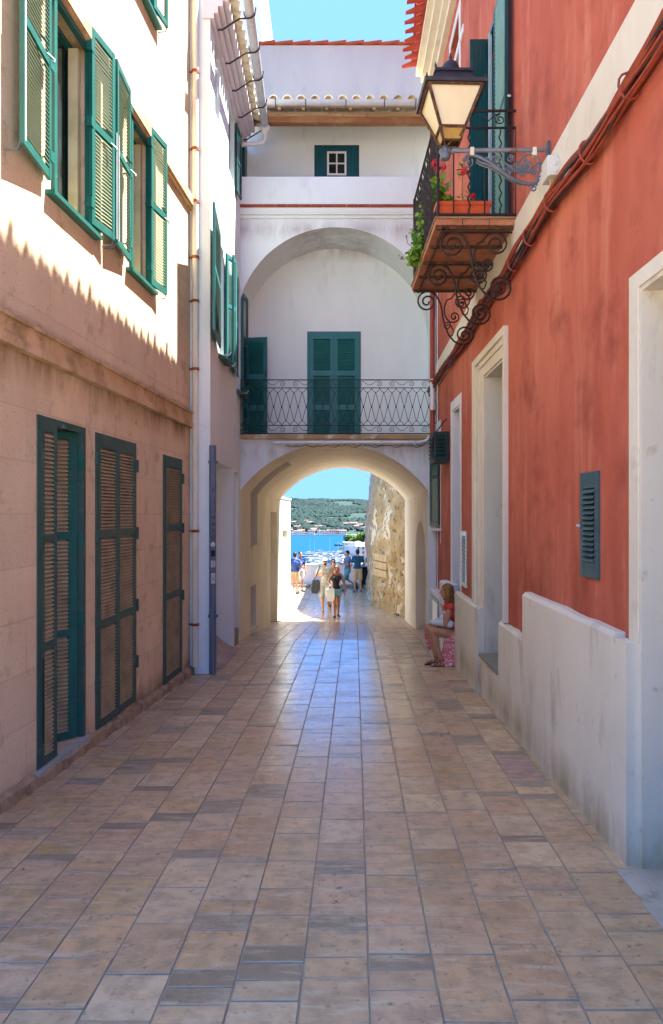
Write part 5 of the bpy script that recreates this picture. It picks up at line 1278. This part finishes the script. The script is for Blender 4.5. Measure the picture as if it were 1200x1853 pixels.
def person(loc,face,h,label,sk,J=None,fem=False,top=None,bottom=None,hair=None,shoes=None,vox=.010,headtilt=0,headturn=0,build=1.0,extra=None,fistL=False,fistR=False,glasses=None,toeL=None,toeR=None):
    t=thing('person',loc,label,'person'); t.rotation_euler=(0,0,face); k=h/1.75; t.scale=(k,k,k)
    j={a:V(b) for a,b in J0.items()}
    if J: j.update({a:V(b) for a,b in J.items()})
    w=.90 if fem else 1.0; w*=build
    b=M(); hd=j['hd']; HR=Matrix.Rotation(headturn,3,'Z')@Matrix.Rotation(headtilt,3,'X')
    # torso
    b.cap(j['pel']+V((-.045*w,0,0)),j['pel']+V((.045*w,0,0)),.115*w,.115*w); b.cap(j['pel'],j['wst'],.12*w,.112*w*(.92 if fem else 1)); b.cap(j['wst'],j['chs'],.108*w,.125*w)
    dirc=(j['shL']-j['shR']).normalized()
    b.cap(j['chs']-dirc*.07*w,j['chs']+dirc*.07*w,.118*w,.118*w); b.cap(j['shR']*.85+j['shL']*.15,j['shL']*.85+j['shR']*.15,.068,.068)
    up=(j['nck']-j['chs']).normalized(); b.cap(j['chs'],j['nck']-up*.03,.10*w,.062); b.cap(j['nck']-up*.06,hd-HR@V((0,-.01,.06)),.056*w,.052*w)
    if fem:
        fr=up.cross(dirc).normalized()
        if fr.dot(V((0,-1,0)))<0 and abs(fr.y)>.3: fr=-fr
        for s in (-1,1): b.ell(j['chs']+fr*.095+dirc*s*.07+up*.0,(.062,.055,.06),12,8)
    # head
    b.ell(hd+HR@V((0,.012,.025)),(.076,.094,.098),18,12,HR); b.ell(hd+HR@V((0,-.028,-.045)),(.055,.062,.068),14,10,HR)
    b.cap(hd+HR@V((0,-.088,.015)),hd+HR@V((0,-.108,-.018)),.009,.014,8); b.ell(hd+HR@V((0,-.085,-.055)),(.026,.012,.012),10,6,HR)
    for s in (-1,1): b.ell(hd+HR@V((s*.078,.01,-.005)),(.010,.020,.032),8,6,HR)
    def limb(a,c,ra,rb,bulge=None):
        b.cap(a,c,ra,rb)
        if bulge: f_,r=bulge; b.ell(a+(c-a)*f_,(r,r,r*2.1),12,8,(c-a).to_track_quat('Z','Y').to_matrix())
    for S,s in (('L',1),('R',-1)):
        a=.88 if fem else 1.0
        limb(j['sh'+S],j['el'+S],.052*a,.038*a,(.35,.050*a)); limb(j['el'+S],j['wr'+S],.038*a,.025*a,(.3,.040*a))
        fw=1.0*build
        limb(j['hp'+S],j['kn'+S],.092*fw,.058*fw,(.25,.092*fw)); limb(j['kn'+S],j['an'+S],.054*fw,.036*fw,(.30,.056*fw))
        an=j['an'+S]; td=V((toeL if S=='L' else toeR) or (s*.03,-.17,-.055)); b.cap(an+V((0,.02,-.05)) if not (toeL if S=='L' else toeR) else an,an+td,.038,.028)
        # hand: palm, four fingers and a thumb leaving the side
        wr=j['wr'+S]; d=(wr-j['el'+S]).normalized(); fist=fistL if S=='L' else fistR
        side=d.cross(V((s*1.0,0,0)));  side=side.normalized() if side.length>.2 else V((0,0,1))   # across the knuckles
        nrm=side.cross(d).normalized(); 
        if nrm.x*s>0: nrm=-nrm             # palm faces the body
        b.cap(wr,wr+d*.075,.026,.030,10,None); 
        b.cap(wr+d*.03-side*.016,wr+d*.078-side*.022,.017,.016,8); b.cap(wr+d*.03+side*.016,wr+d*.078+side*.022,.017,.016,8)
        for q,(o,L) in enumerate(((-.030,.060),(-.010,.072),(.010,.066),(.030,.050))):
            p=wr+d*.088+side*o; c1=.35 if not fist else 1.2; c2=.8 if not fist else 2.5
            q1=p+(d*math.cos(c1*.5)+nrm*math.sin(c1*.5))*L*.5; q2=q1+(d*math.cos(c2)+nrm*math.sin(c2))*L*.45
            b.cap(p,q1,.0115,.0105,8); b.cap(q1,q2,.0105,.009,8)
        p=wr+d*.025-side*.026; b.cap(p,p+d*.035-side*.022+nrm*.012,.013,.012,8); b.cap(p+d*.035-side*.022+nrm*.012,p+d*.062-side*.020+nrm*.026,.012,.010,8)
    bo=solid(b,'body',sk,t,vox,3)
    # eyes and mouth
    m_=M()
    for s in (-1,1): m_.ell(hd+HR@V((s*.030,-.079,.018)),(.014,.008,.008),10,6,HR)
    m_.build('eyes',m_ink,bo,local=True); m_=M(); m_.ell(hd+HR@V((0,-.094,-.055)),(.022,.006,.006),8,5,HR); m_.build('mouth',mat('lips','9c4f48',rough=.5),bo,local=True)
    if glasses:
        m_=M()
        for s in (-1,1): m_.ell(hd+HR@V((s*.033,-.092,.018)),(.030,.010,.024),12,8,HR); m_.cap(hd+HR@V((s*.062,-.08,.022)),hd+HR@V((s*.080,.01,.015)),.004,.004,6)
        m_.cap(hd+HR@V((-.02,-.1,.024)),hd+HR@V((.02,-.1,.024)),.004,.004,6); m_.build('sunglasses',mat('dark lens','15120f',rough=.12),t,local=True)
    # hair
    if hair:
        kind,mt=hair; m_=M()
        m_.ell(hd+HR@V((0,.026,.040)),(.086,.098,.094),18,12,HR)
        if kind=='short': m_.ell(hd+HR@V((0,.05,-.01)),(.078,.066,.075),14,10,HR)
        if kind in('long','bun','tied'): m_.ell(hd+HR@V((0,.055,-.02)),(.085,.070,.10),14,10,HR)
        if kind=='long':
            for s in (-1,0,1): m_.cap(hd+HR@V((s*.06,.05,-.03)),j['chs']+V((s*.09,.10 if s==0 else .04,.06)),.05,.03)
        if kind=='tied': m_.cap(hd+HR@V((0,.10,-.01)),hd+HR@V((.0,.14,-.13)),.035,.015); [m_.cap(hd+HR@V((s*.072,-.01,.03)),hd+HR@V((s*.082,.0,-.10)),.016,.008) for s in (-1,1)]
        if kind=='bun': m_.ell(hd+HR@V((0,.12,.02)),(.045,.045,.045))
        if kind=='cap': m_.ell(hd+HR@V((0,.015,.055)),(.090,.108,.072),16,10,HR); m_.cap(hd+HR@V((-.045,-.10,.055)),hd+HR@V((.045,-.10,.055)),.018,.018); m_.cap(hd+HR@V((-.03,-.135,.045)),hd+HR@V((.03,-.135,.045)),.012,.012)
        solid(m_,'hair' if kind!='cap' else 'cap',mt,t,.010,3)
    # top
    if top:
        mt,slv,strap=top[0],top[1],(top[2] if len(top)>2 else False); e=.014; m_=M(); 
        m_.cap(j['pel']+V((-.045*w,0,.03)),j['pel']+V((.045*w,0,.03)),.115*w+e,.115*w+e); m_.cap(j['pel']+V((0,0,.02)),j['wst'],.12*w+e,.115*w+e); m_.cap(j['wst'],j['chs'],.112*w+e,.125*w+e); 
        m_.cap(j['chs']-dirc*.07*w,j['chs']+dirc*.07*w,.118*w+e,.118*w+e)
        if fem:
            for s in (-1,1): m_.ell(j['chs']+fr*.095+dirc*s*.07,(.062+e,.055+e,.06+e),12,8)
        if not strap:
            m_.cap(j['shR']*.85+j['shL']*.15,j['shL']*.85+j['shR']*.15,.068+e,.068+e); m_.cap(j['chs'],j['nck']-up*.075,.10*w+e,.078)
            for S in 'LR':
                c=j['sh'+S]+(j['el'+S]-j['sh'+S])*min(slv,1); m_.cap(j['sh'+S],c,.056+e,.052+e,12)
                if slv>1: m_.cap(j['el'+S],j['el'+S]+(j['wr'+S]-j['el'+S])*(slv-1),.045+e,.034+e)
        solid(m_,'shirt' if not strap else 'vest_top',mt,t,.011,3)
        if strap:
            m_=M()
            for s in (-1,1):
                m_.tube([j['chs']+fr*.135+dirc*s*.075+up*.04,j['chs']+dirc*s*.095+fr*.11+up*.10,j['nck']+dirc*s*.085+fr*.035+V((0,0,-.015)),j['nck']+dirc*s*.085-fr*.05+V((0,0,-.05)),j['chs']+dirc*s*.08-fr*.11+up*.04],.011,6)
            m_.build('strap',mt,t,local=True)
    if bottom:
        kind,mt,ln=bottom; e=.016; m_=M()
        m_.cap(j['pel']+V((-.05*w,0,-.01)),j['pel']+V((.05*w,0,-.01)),.115*w+e,.115*w+e); m_.cap(j['pel'],j['pel']*.3+j['wst']*.7,.118*w+e,.112*w+e)
        for S in 'LR':
            c=j['hp'+S]+(j['kn'+S]-j['hp'+S])*min(ln,1); m_.cap(j['hp'+S],c,.095*fw+e,(.095-.028*min(ln,1))*fw+e+.006)
            if ln>1: m_.cap(j['kn'+S],j['kn'+S]+(j['an'+S]-j['kn'+S])*(ln-1),.065+e,.055+e)
        solid(m_,kind,mt,t,.011,3)
    if shoes:
        for S,s in (('L',1),('R',-1)):
            an=j['an'+S]; cu=(toeL if S=='L' else toeR); td=V(cu or (s*.03,-.175,-.055)); m_=M()
            m_.cap(an+(V((0,.03,-.045)) if not cu else V((0,0,0))),an+td,.046,.036)
            if shoes[1]=='trainer': m_.cap(an+V((0,.005,-.02)),an+td*.4,.046,.04)
            solid(m_,'shoe',shoes[0],t,.010,2)
    if extra: extra(t,j,hd)
    return t
def gl(x,y_feet):  # ground point under a pixel
    best=None
    for i in range(600):
        d=18+i*.03; e=abs(H-F*G(d)/d-y_feet)
        if best is None or e<best[0]: best=(e,d)
    d=best[1]; return V(((x-600)*d/F,d,G(d)+.002))
m_bk=cloth('black cloth','23222a'); m_den=cloth('light denim','7fb0c0','6a9cae'); m_tan=cloth('beige cotton','c9ac84','bd9f78'); m_gr=cloth('pale grey cotton','a9adab','9fa3a2')
m_navy=cloth('navy cotton','1f3566','24407a'); m_blu=cloth('faded blue cotton','4a64a0','3f5890'); m_slb=cloth('slate blue cotton','5d7391','526786'); m_dkt=cloth('deep teal cotton','1c5070','194864'); m_tealc=cloth('teal shorts cotton','5f9098','538489')
m_tshirt=cloth('light printed cotton','b9b2a2','8b8a6c',c3='c9c8c4',s3=6,t3=(.45,.6)); m_pink=cloth('pink cotton','d98a90','c97a82'); m_wcl=cloth('white canvas','dcdde0','cfd0d4'); m_coral=cloth('coral cotton','d8473c','c93d34')
m_hb=mat('brown hair','3a2417','2c1a10',30,(1,1,.3),.6,.4,60); m_hk=mat('black hair','17120f','221a15',30,(1,1,.3),.55,.4,60); m_hbl=mat('blond brown hair','9a6a34','6e4722',26,(1,1,.25),.6,.5,60)
m_shoe=mat('dark shoe','2a2422',rough=.7); m_shb=mat('tan shoe','b08a58',rough=.7); m_shg=mat('grey trainer','596472',rough=.7)
# 1 front woman
def ex1(t,j,hd):
    m=M(); c=j['wrR']+V((-.03,-.03,-.10))
    m.add([c+V(v) for v in ((-.13,-.05,-.04),(.13,-.05,-.02),(.13,.04,-.02),(-.13,.04,-.04),(-.15,-.07,-.30),(.14,-.07,-.32),(.14,.05,-.32),(-.15,.05,-.30),(-.10,-.04,-.44),(.10,-.04,-.44),(.10,.03,-.44),(-.10,.03,-.44))],[(3,2,1,0),(0,1,5,4),(1,2,6,5),(2,3,7,6),(3,0,4,7),(4,5,9,8),(5,6,10,9),(6,7,11,10),(7,4,8,11),(8,9,10,11)])
    t2=m
    m2=M()
    for y in (-.04,.03): m2.tube([c+V((-.08,y,-.035)),c+V((-.04,y,.06)),c+V((.02,y,.10)),c+V((.06,y,.05)),c+V((.09,y,-.025))],.008,5)
    m2.build('necklace_cord',m_bk,t,local=True) if False else None
    globals()['_bag']=(t2,m2,t.matrix_basis.copy())
p1=gl(608,1117)
m_bagw=mat('white plastic bag','d9dee2','c9d0d6',8,rough=.4,bump=.6,bscale=9,bdist=.03)
t1=person(p1,.05,1.66,'woman walking in front in a black strappy top and short denim shorts','x' and m_sk3,dict(elL=(.26,.04,1.15),wrL=(.30,-.02,.90),elR=(-.24,.0,1.16),wrR=(-.17,-.20,1.10),knL=(.085,-.05,.50),anL=(.075,.06,.10),knR=(-.07,-.12,.50),anR=(-.05,-.16,.09),hpL=(.085,0,.90),hpR=(-.085,0,.90)),True,(m_bk,0,True),('shorts',m_den,.30),('tied',m_hk),(m_shoe,'flat'),fistR=True,glasses=True,extra=ex1,vox=.009)
bm_,hm_,mx=_bag
bw=thing('shopping_bag',p1,'white plastic shopping bag hanging from the front woman\'s bent arm','bag'); bw.rotation_euler=t1.rotation_euler; bw.scale=t1.scale
bm_.build('bag_body',m_bagw,bw,local=True,smooth=30); hm_.build('handle',m_bagw,bw,local=True)
# 2 bearded man
p2=gl(588,1106)
def ex2(t,j,hd):
    m=M(); m.ell(hd+V((0,-.055,-.065)),(.052,.050,.045)); solid(m,'beard',m_hk,t,.010,2)
t2=person(p2,.12,1.80,'bearded man walking in a white cap, printed T-shirt and grey shorts',m_sk1,dict(elR=(-.30,.0,1.16),wrR=(-.17,-.20,1.20),elL=(.27,.05,1.14),wrL=(.28,-.06,.92),knR=(-.10,-.02,.49),anR=(-.07,-.06,.09),knL=(.10,-.12,.50),anL=(.13,.10,.14)),False,(m_tshirt,.55),('shorts',m_gr,.92),('cap',m_wcl),(m_shb,'trainer'),build=1.08,fistR=True,glasses=True,extra=ex2)
k_=1.80/1.75; b2=thing('shoulder_bag',p2,'dark grey shoulder bag hanging at the bearded man\'s side','bag'); b2.rotation_euler=t2.rotation_euler; b2.scale=t2.scale
m=M(); m.add([(-.42,-.12,1.02),(-.20,-.12,1.04),(-.20,.02,1.04),(-.42,.02,1.02),(-.47,-.16,.72),(-.22,-.16,.68),(-.22,.05,.68),(-.47,.05,.72),(-.44,-.10,.60),(-.26,-.10,.58),(-.26,.0,.58),(-.44,.0,.60)],[(3,2,1,0),(0,1,5,4),(1,2,6,5),(2,3,7,6),(3,0,4,7),(4,5,9,8),(5,6,10,9),(6,7,11,10),(7,4,8,11),(8,9,10,11)]); solid(m,'bag_body',cloth('dark grey canvas','3a3f48'),b2,.015,3)
m=M(); m.tube([(-.36,-.05,1.02),(-.28,-.14,1.22),(-.20,-.10,1.44),(-.16,.02,1.50),(-.22,.10,1.35),(-.34,.03,1.03)],.014,6); m.build('shoulder_strap',mat('navy strap','2b3a55',rough=.8),b2,local=True)
# 3 woman between them
p3=gl(603,1098)
person(p3,.1,1.70,'woman in pink mostly hidden behind the walking couple, only head and shoulders showing',m_sk2,dict(),True,(m_pink,.5),('shorts',m_wcl,.6),('tied',m_hb),(m_shoe,'flat'),glasses=True)
# 4 man in slate blue, walking left with phone
p4=gl(629,1069)
person(p4,-1.1,1.72,'man in slate blue T-shirt and teal shorts striding left and looking at his hands',m_sk1,dict(elL=(.20,-.10,1.16),wrL=(.10,-.32,1.18),elR=(-.20,-.08,1.16),wrR=(-.08,-.32,1.17),knL=(.09,-.22,.53),anL=(.09,-.20,.09),knR=(-.09,.02,.50),anR=(-.09,.42,.22)),False,(m_slb,.6),('shorts',m_tealc,.95),('short',m_hk),(m_shg,'trainer'),headtilt=.35,toeR=(0,-.12,-.12))
# 5 man dark teal T-shirt seen from behind
p5=gl(647,1071)
person(p5,math.pi+.1,1.80,'man seen from behind in deep teal T-shirt and beige shorts beside the pushchair',m_sk1,dict(elL=(.25,.02,1.14),wrL=(.26,-.16,.98),elR=(-.28,-.05,1.15),wrR=(-.25,-.28,1.03),anL=(.12,.02,.09),anR=(-.13,.05,.09),knR=(-.12,.0,.49)),False,(m_dkt,.6),('shorts',m_tan,.88),('short',m_hb),(m_shg,'trainer'),build=1.06)
# 6 woman in green dress
m_gdr=cloth('green patterned dress','1d7a5c','1d7a5c',c3='d8e0c8',s3=26,t3=(.52,.6))
def ex6(t,j,hd):
    m=M(); m.cap(V((0,0,1.0)),V((0,0,.45)),.15,.20); m.cap(V((0,0,1.0)),V((0,0,1.15)),.14,.12); solid(m,'skirt',m_gdr,t,.014,3)
p6=gl(671,1064)
person(p6,math.pi-.2,1.66,'woman in a green patterned dress half hidden by the bastion wall',m_sk1,dict(elL=(.26,.02,1.14),wrL=(.30,-.05,.92)),True,(m_gdr,.1),None,('bun',m_hb),(m_shoe,'flat'),extra=ex6)
# 7 left man in blue
p7=gl(534,1075)
person(p7,math.pi-.3,1.72,'stocky man in faded blue shirt and beige shorts at the far left',m_sk2,dict(elL=(.24,-.02,1.15),wrL=(.20,-.20,1.02),elR=(-.24,-.02,1.16),wrR=(-.16,-.24,1.10)),False,(m_blu,.9),('shorts',m_tan,.85),('short',m_hb),(m_shoe,'trainer'),build=1.14)
# 8 youth in navy jersey
p8=gl(543.5,1071)
person(p8,.5,1.70,'youth in a navy and white jersey standing behind the man in blue',m_sk1,dict(elR=(-.22,-.06,1.16),wrR=(-.10,-.24,1.10)),False,(cloth('navy jersey','1c2f6a','1c2f6a',c3='c9cfdd',s3=5,t3=(.55,.6)),.55),('shorts',m_wcl,.7),('short',m_hk),(m_shg,'trainer'),build=.93)
# pushchair
ps=thing('pushchair',gl(661,1066),'dark pushchair with a blue canopy behind the man in beige shorts','pushchair'); ps.rotation_euler=(0,0,math.pi-.25)
m=M(); m.tube([(-.25,.35,1.02),(-.25,.1,.6),(-.25,-.35,.12)],.014,6); m.tube([(.25,.35,1.02),(.25,.1,.6),(.25,-.35,.12)],.014,6); m.tube([(-.25,.35,1.02),(.25,.35,1.02)],.018,8)
m.tube([(-.25,.15,.68),(-.27,.36,.15)],.014,6); m.tube([(.25,.15,.68),(.27,.36,.15)],.014,6); m.tube([(-.25,-.15,.38),(.25,-.15,.38)],.012,6); m.tube([(-.27,.36,.15),(.27,.36,.15)],.012,6); m.build('frame',m_zinc,ps,local=True)
for (x,y,r) in ((-.29,.36,.15),(.29,.36,.15),(-.2,-.36,.10),(.2,-.36,.10)):
    m=M(); m.tube([(x,y+r*.85*math.cos(a*math.pi/8),r+r*.85*math.sin(a*math.pi/8)) for a in range(16)],.026,8,closed=True)
    for a in range(3): q=a*math.pi/3; m.tube([(x,y+r*.8*math.cos(q),r+r*.8*math.sin(q)),(x,y-r*.8*math.cos(q),r-r*.8*math.sin(q))],.008,5)
    m.build('wheel',m_shoe,ps,local=True)
m=M(); m.add([(-.2,-.2,.42),(.2,-.2,.42),(.2,.12,.40),(-.2,.12,.40),(-.2,.25,.85),(.2,.25,.85),(.2,.30,.80),(-.2,.30,.80),(-.2,.14,.34),(.2,.14,.34),(.2,-.2,.36),(-.2,-.2,.36)],[(0,1,2,3),(3,2,5,4),(4,5,6,7),(7,6,9,8),(8,9,10,11),(11,10,1,0),(0,3,8,11),(3,4,7,8),(1,10,9,2),(2,9,6,5)]); m.build('seat',m_bk,ps,local=True)
m=M(); m.grid(lambda a,b:(-.22*math.cos(b),.22-.34*math.sin(a)*math.sin(b)*.9+.02,.72+.32*math.cos(a)*math.sin(b)+.0),[-.6+.2*i for i in range(13)],[math.pi*i/12 for i in range(13)]); m.build('canopy',cloth('blue canopy','1d5f8c','1a547c'),ps,local=True,smooth=True)
m=M(); m.add([(-.17,-.12,.22),(.17,-.12,.22),(.17,.3,.22),(-.17,.3,.22),(-.19,-.15,.32),(.19,-.15,.32),(.19,.33,.32),(-.19,.33,.32)],[(3,2,1,0),(0,1,5,4),(1,2,6,5),(2,3,7,6),(3,0,4,7)]); m.build('basket',m_bk,ps,local=True)
# seated woman in the doorway, facing the street (-X), camera sees her right... built directly in scene axes
sx,sy=1.93,11.50; gz=G(11.5)
tw_=thing('person',(sx-.3,sy,gz),'seated woman in a red top and pink dress on the red house doorstep','person')
O=V((0,0,0)); zg=gz
j=dict(pel=V((2.02,11.5,gz+.46)),wst=V((1.99,11.5,gz+.60)),chs=V((1.92,11.49,gz+.83)),nck=V((1.87,11.48,gz+1.00)),hd=V((1.835,11.46,gz+1.17)))
b=M()
b.cap(j['pel']+V((0,-.06,0)),j['pel']+V((0,.06,0)),.125,.125); b.cap(j['pel'],j['wst'],.115,.10); b.cap(j['wst'],j['chs'],.10,.11); b.cap(j['chs']+V((0,-.07,0)),j['chs']+V((0,.07,0)),.10,.10); b.cap(j['chs'],j['nck'],.085,.05); b.cap(j['nck'],j['hd'],.048,.048)
sR=V((1.88,11.34,gz+.93)); sL=V((1.88,11.63,gz+.93)); b.cap(sR,sL,.055,.055)
b.ell(j['hd']+V((0.0,0,.02)),(.090,.074,.098)); b.ell(j['hd']+V((-.035,0,-.045)),(.055,.052,.062)); b.cap(j['hd']+V((-.085,0,.0)),j['hd']+V((-.108,0,-.03)),.010,.013,8)
# arms: right elbow near knee, hand under chin (watch on wrist)
eR=V((1.795,11.32,gz+.66)); wR=V((1.785,11.36,gz+.86)); b.cap(sR,eR,.046,.036); b.cap(eR,wR,.036,.024); b.ell(sR+(eR-sR)*.35,(.045,.045,.075))
eL=V((1.86,11.66,gz+.68)); wL=V((1.73,11.58,gz+.60)); b.cap(sL,eL,.044,.034); b.cap(eL,wL,.034,.023)
for wr,dd in ((wR,V((-.02,.02,.07))),(wL,V((-.07,-.03,-.01)))):
    b.cap(wr,wr+dd,.024,.026); d=dd.normalized(); si=V((0,1,0)) if abs(d.z)>.7 else V((.2,.9,0)).normalized()
    for q,L in ((-.026,.05),(-.009,.06),(.009,.055),(.026,.045)): 
        p=wr+dd*1.15+si*q; b.cap(p,p+d*L*.6+V((-.01,0,0)),.010,.009,8); b.cap(p+d*L*.6+V((-.01,0,0)),p+d*L*.8+V((-.025,0,-.01)),.009,.008,8)
    p=wr+dd*.3-si*.026; b.cap(p,p+d*.03-si*.02,.011,.010,8); b.cap(p+d*.03-si*.02,p+d*.055-si*.022,.010,.009,8)
for (hp,kn,an,to) in ((V((1.99,11.41,gz+.47)),V((1.585,11.36,gz+.555)),V((1.725,11.30,gz+.10)),V((1.60,11.27,gz+.035))),(V((1.99,11.58,gz+.47)),V((1.565,11.55,gz+.57)),V((1.665,11.44,gz+.12)),V((1.53,11.42,gz+.05)))):
    b.cap(hp,kn,.098,.062); b.cap(kn,an,.060,.036); b.ell(kn+(an-kn)*.32+V((.015,0,0)),(.060,.055,.12),12,8,(an-kn).to_track_quat('Z','Y').to_matrix()); b.cap(an+V((.02,0,-.06)),to,.034,.026,10)
    for q in range(5): b.cap(to+V((-.01,-.026+.013*q,-.006)),to+V((-.042+.004*abs(q-1),-.028+.014*q,-.014)),.010,.008,6)
def solw(m,n,mt,par,vox=.009,sm=3):
    o=solid(m,n,mt,par,vox,sm); 
    if par.type=='EMPTY': o.matrix_parent_inverse=Matrix.Translation(-V(par.location))
    return o
bod=solw(b,'body',m_sk1,tw_,.008,3)
m=M()
for s in (-1,1): m.ell(j['hd']+V((-.082,s*.03,.012)),(.006,.012,.007),8,6)
m.build('eyes',m_ink,bod,local=True)
m=M(); hd=j['hd']; m.ell(hd+V((.018,0,.040)),(.100,.088,.090)); m.ell(hd+V((.045,0,-.02)),(.080,.085,.11)); m.cap(hd+V((.05,-.03,-.05)),j['chs']+V((.06,-.05,.06)),.055,.03); m.cap(hd+V((-.01,-.068,.0)),hd+V((-.035,-.085,-.16)),.030,.014); m.cap(hd+V((.02,-.068,.0)),hd+V((.02,-.09,-.20)),.034,.018); m.cap(hd+V((-.02,.068,.0)),hd+V((-.03,.08,-.15)),.025,.012)
solw(m,'hair',m_hbl,tw_)
m=M(); e=.012; m.cap(j['pel']+V((0,0,.06)),j['wst'],.115+e,.10+e); m.cap(j['wst'],j['chs'],.10+e,.11+e); m.cap(j['chs']+V((0,-.07,0)),j['chs']+V((0,.07,0)),.10+e,.10+e); m.cap(j['chs'],j['nck']+V((0,0,-.07)),.085+e,.07); m.cap(sR,sL,.055+e,.055+e); solw(m,'top',m_coral,tw_)
m_pdr=mat('pink printed dress','cc6468','cc6468',30,rough=.85,c3='e8cfc8',s3=34,t3=(.52,.57),bump=.3,bscale=12,bdist=.02)
m=M(); m.cap(V((2.0,11.38,gz+.45)),V((1.93,11.38,gz+.40)),.125,.12); m.cap(V((1.98,11.56,gz+.47)),V((1.68,11.56,gz+.54)),.12,.085)
# skirt panels hanging: behind the legs and in front of the knees
def sheet(m,pts0,pts1,n=10,amp=.016,fr=5,th=.012):
    vs=[]; 
    for i in range(n+1):
        v=i/n
        for k in range(len(pts0)*4-3):
            a=k/4; q=int(a) if a<len(pts0)-1 else len(pts0)-2; f=a-q
            p=V(pts0[q])*(1-f)+V(pts0[q+1])*f; r=V(pts1[q])*(1-f)+V(pts1[q+1])*f
            w_=p*(1-v)+r*v; w_=w_+V((0,math.sin(k*fr*.35)*amp*v,0)); vs.append(w_)
    K=len(pts0)*4-3
    m.add(vs,[(i*K+k,i*K+k+1,(i+1)*K+k+1,(i+1)*K+k) for i in range(n) for k in range(K-1)])
    m.add([v+V((0,th,0)) for v in vs],[(i*K+k,(i+1)*K+k,(i+1)*K+k+1,i*K+k+1) for i in range(n) for k in range(K-1)])
sk_=solw(m,'dress',m_pdr,tw_,.012,3)
m=M(); sheet(m,[(1.79,11.36,gz+.44),(1.88,11.30,gz+.46),(1.98,11.27,gz+.47)],[(1.70,11.34,gz+.02),(1.83,11.24,gz+.01),(1.97,11.22,gz+.06)]); m.build('skirt_panel',m_pdr,sk_,local=True,smooth=60)
m=M(); sheet(m,[(1.50,11.62,gz+.60),(1.56,11.58,gz+.63),(1.62,11.56,gz+.62)],[(1.53,11.64,gz+.24),(1.57,11.62,gz+.18),(1.64,11.60,gz+.25)],amp=.01); m.build('skirt_panel',m_pdr,sk_,local=True,smooth=60)
m=M(); m.lathe([(.027,-.012),(.027,.012)],(wR.x,wR.y,wR.z-.01),12); ww=m.build('watch_strap',m_shoe,tw_); m=M(); m.ell((wR.x-.005,wR.y-.030,wR.z-.01),(.020,.008,.020),14,8); m.build('watch_face',m_wtrim,ww,local=True)
for (an,to) in ((V((1.725,11.30,gz+.10)),V((1.60,11.27,gz+.035))),(V((1.665,11.44,gz+.12)),V((1.53,11.42,gz+.05)))):
    m=M(); m.prism([(an.x+.055,an.y-.036,gz+.004),(to.x-.04,to.y-.042,gz+.004),(to.x-.05,to.y+.03,gz+.004),(an.x+.055,an.y+.034,gz+.004)],(0,0,.014))
    for f,r in ((.15,.040),(.55,.036),(.85,.034)):
        c=an.lerp(to,f); c.z=gz+.03+.02*(1-f); m.tube([c+V((0,r*1.05*math.cos(a),r*1.15*math.sin(a))) for a in [math.pi*i/8 for i in range(9)]],.006,5)
    m.tube([an+V((.038*math.cos(a),.038*math.sin(a),.01)) for a in [2*math.pi*i/12 for i in range(13)]],.006,5)
    m.build('sandal',mat('brown leather','4a2a1c',rough=.6),tw_)
hb_=thing('handbag',(1.72,11.42,gz+.62),'soft white handbag resting on the seated woman\'s lap','bag')
m=M(); m.cap((1.60,11.40,gz+.685),(1.88,11.36,gz+.66),.045,.065); m.cap((1.68,11.48,gz+.70),(1.88,11.46,gz+.70),.05,.07); m.cap((1.74,11.42,gz+.73),(1.84,11.40,gz+.74),.05,.05); solw(m,'bag_body',mat('soft white leather','dcdcd6','cfcfca',5,rough=.6,bump=.5,bscale=9,bdist=.02),hb_,.010,3)
m=M(); m.tube([(1.65,11.40,gz+.70),(1.74,11.36,gz+.80),(1.85,11.36,gz+.78),(1.90,11.38,gz+.70)],.009,6); m.build('handle',m_wcl,hb_)
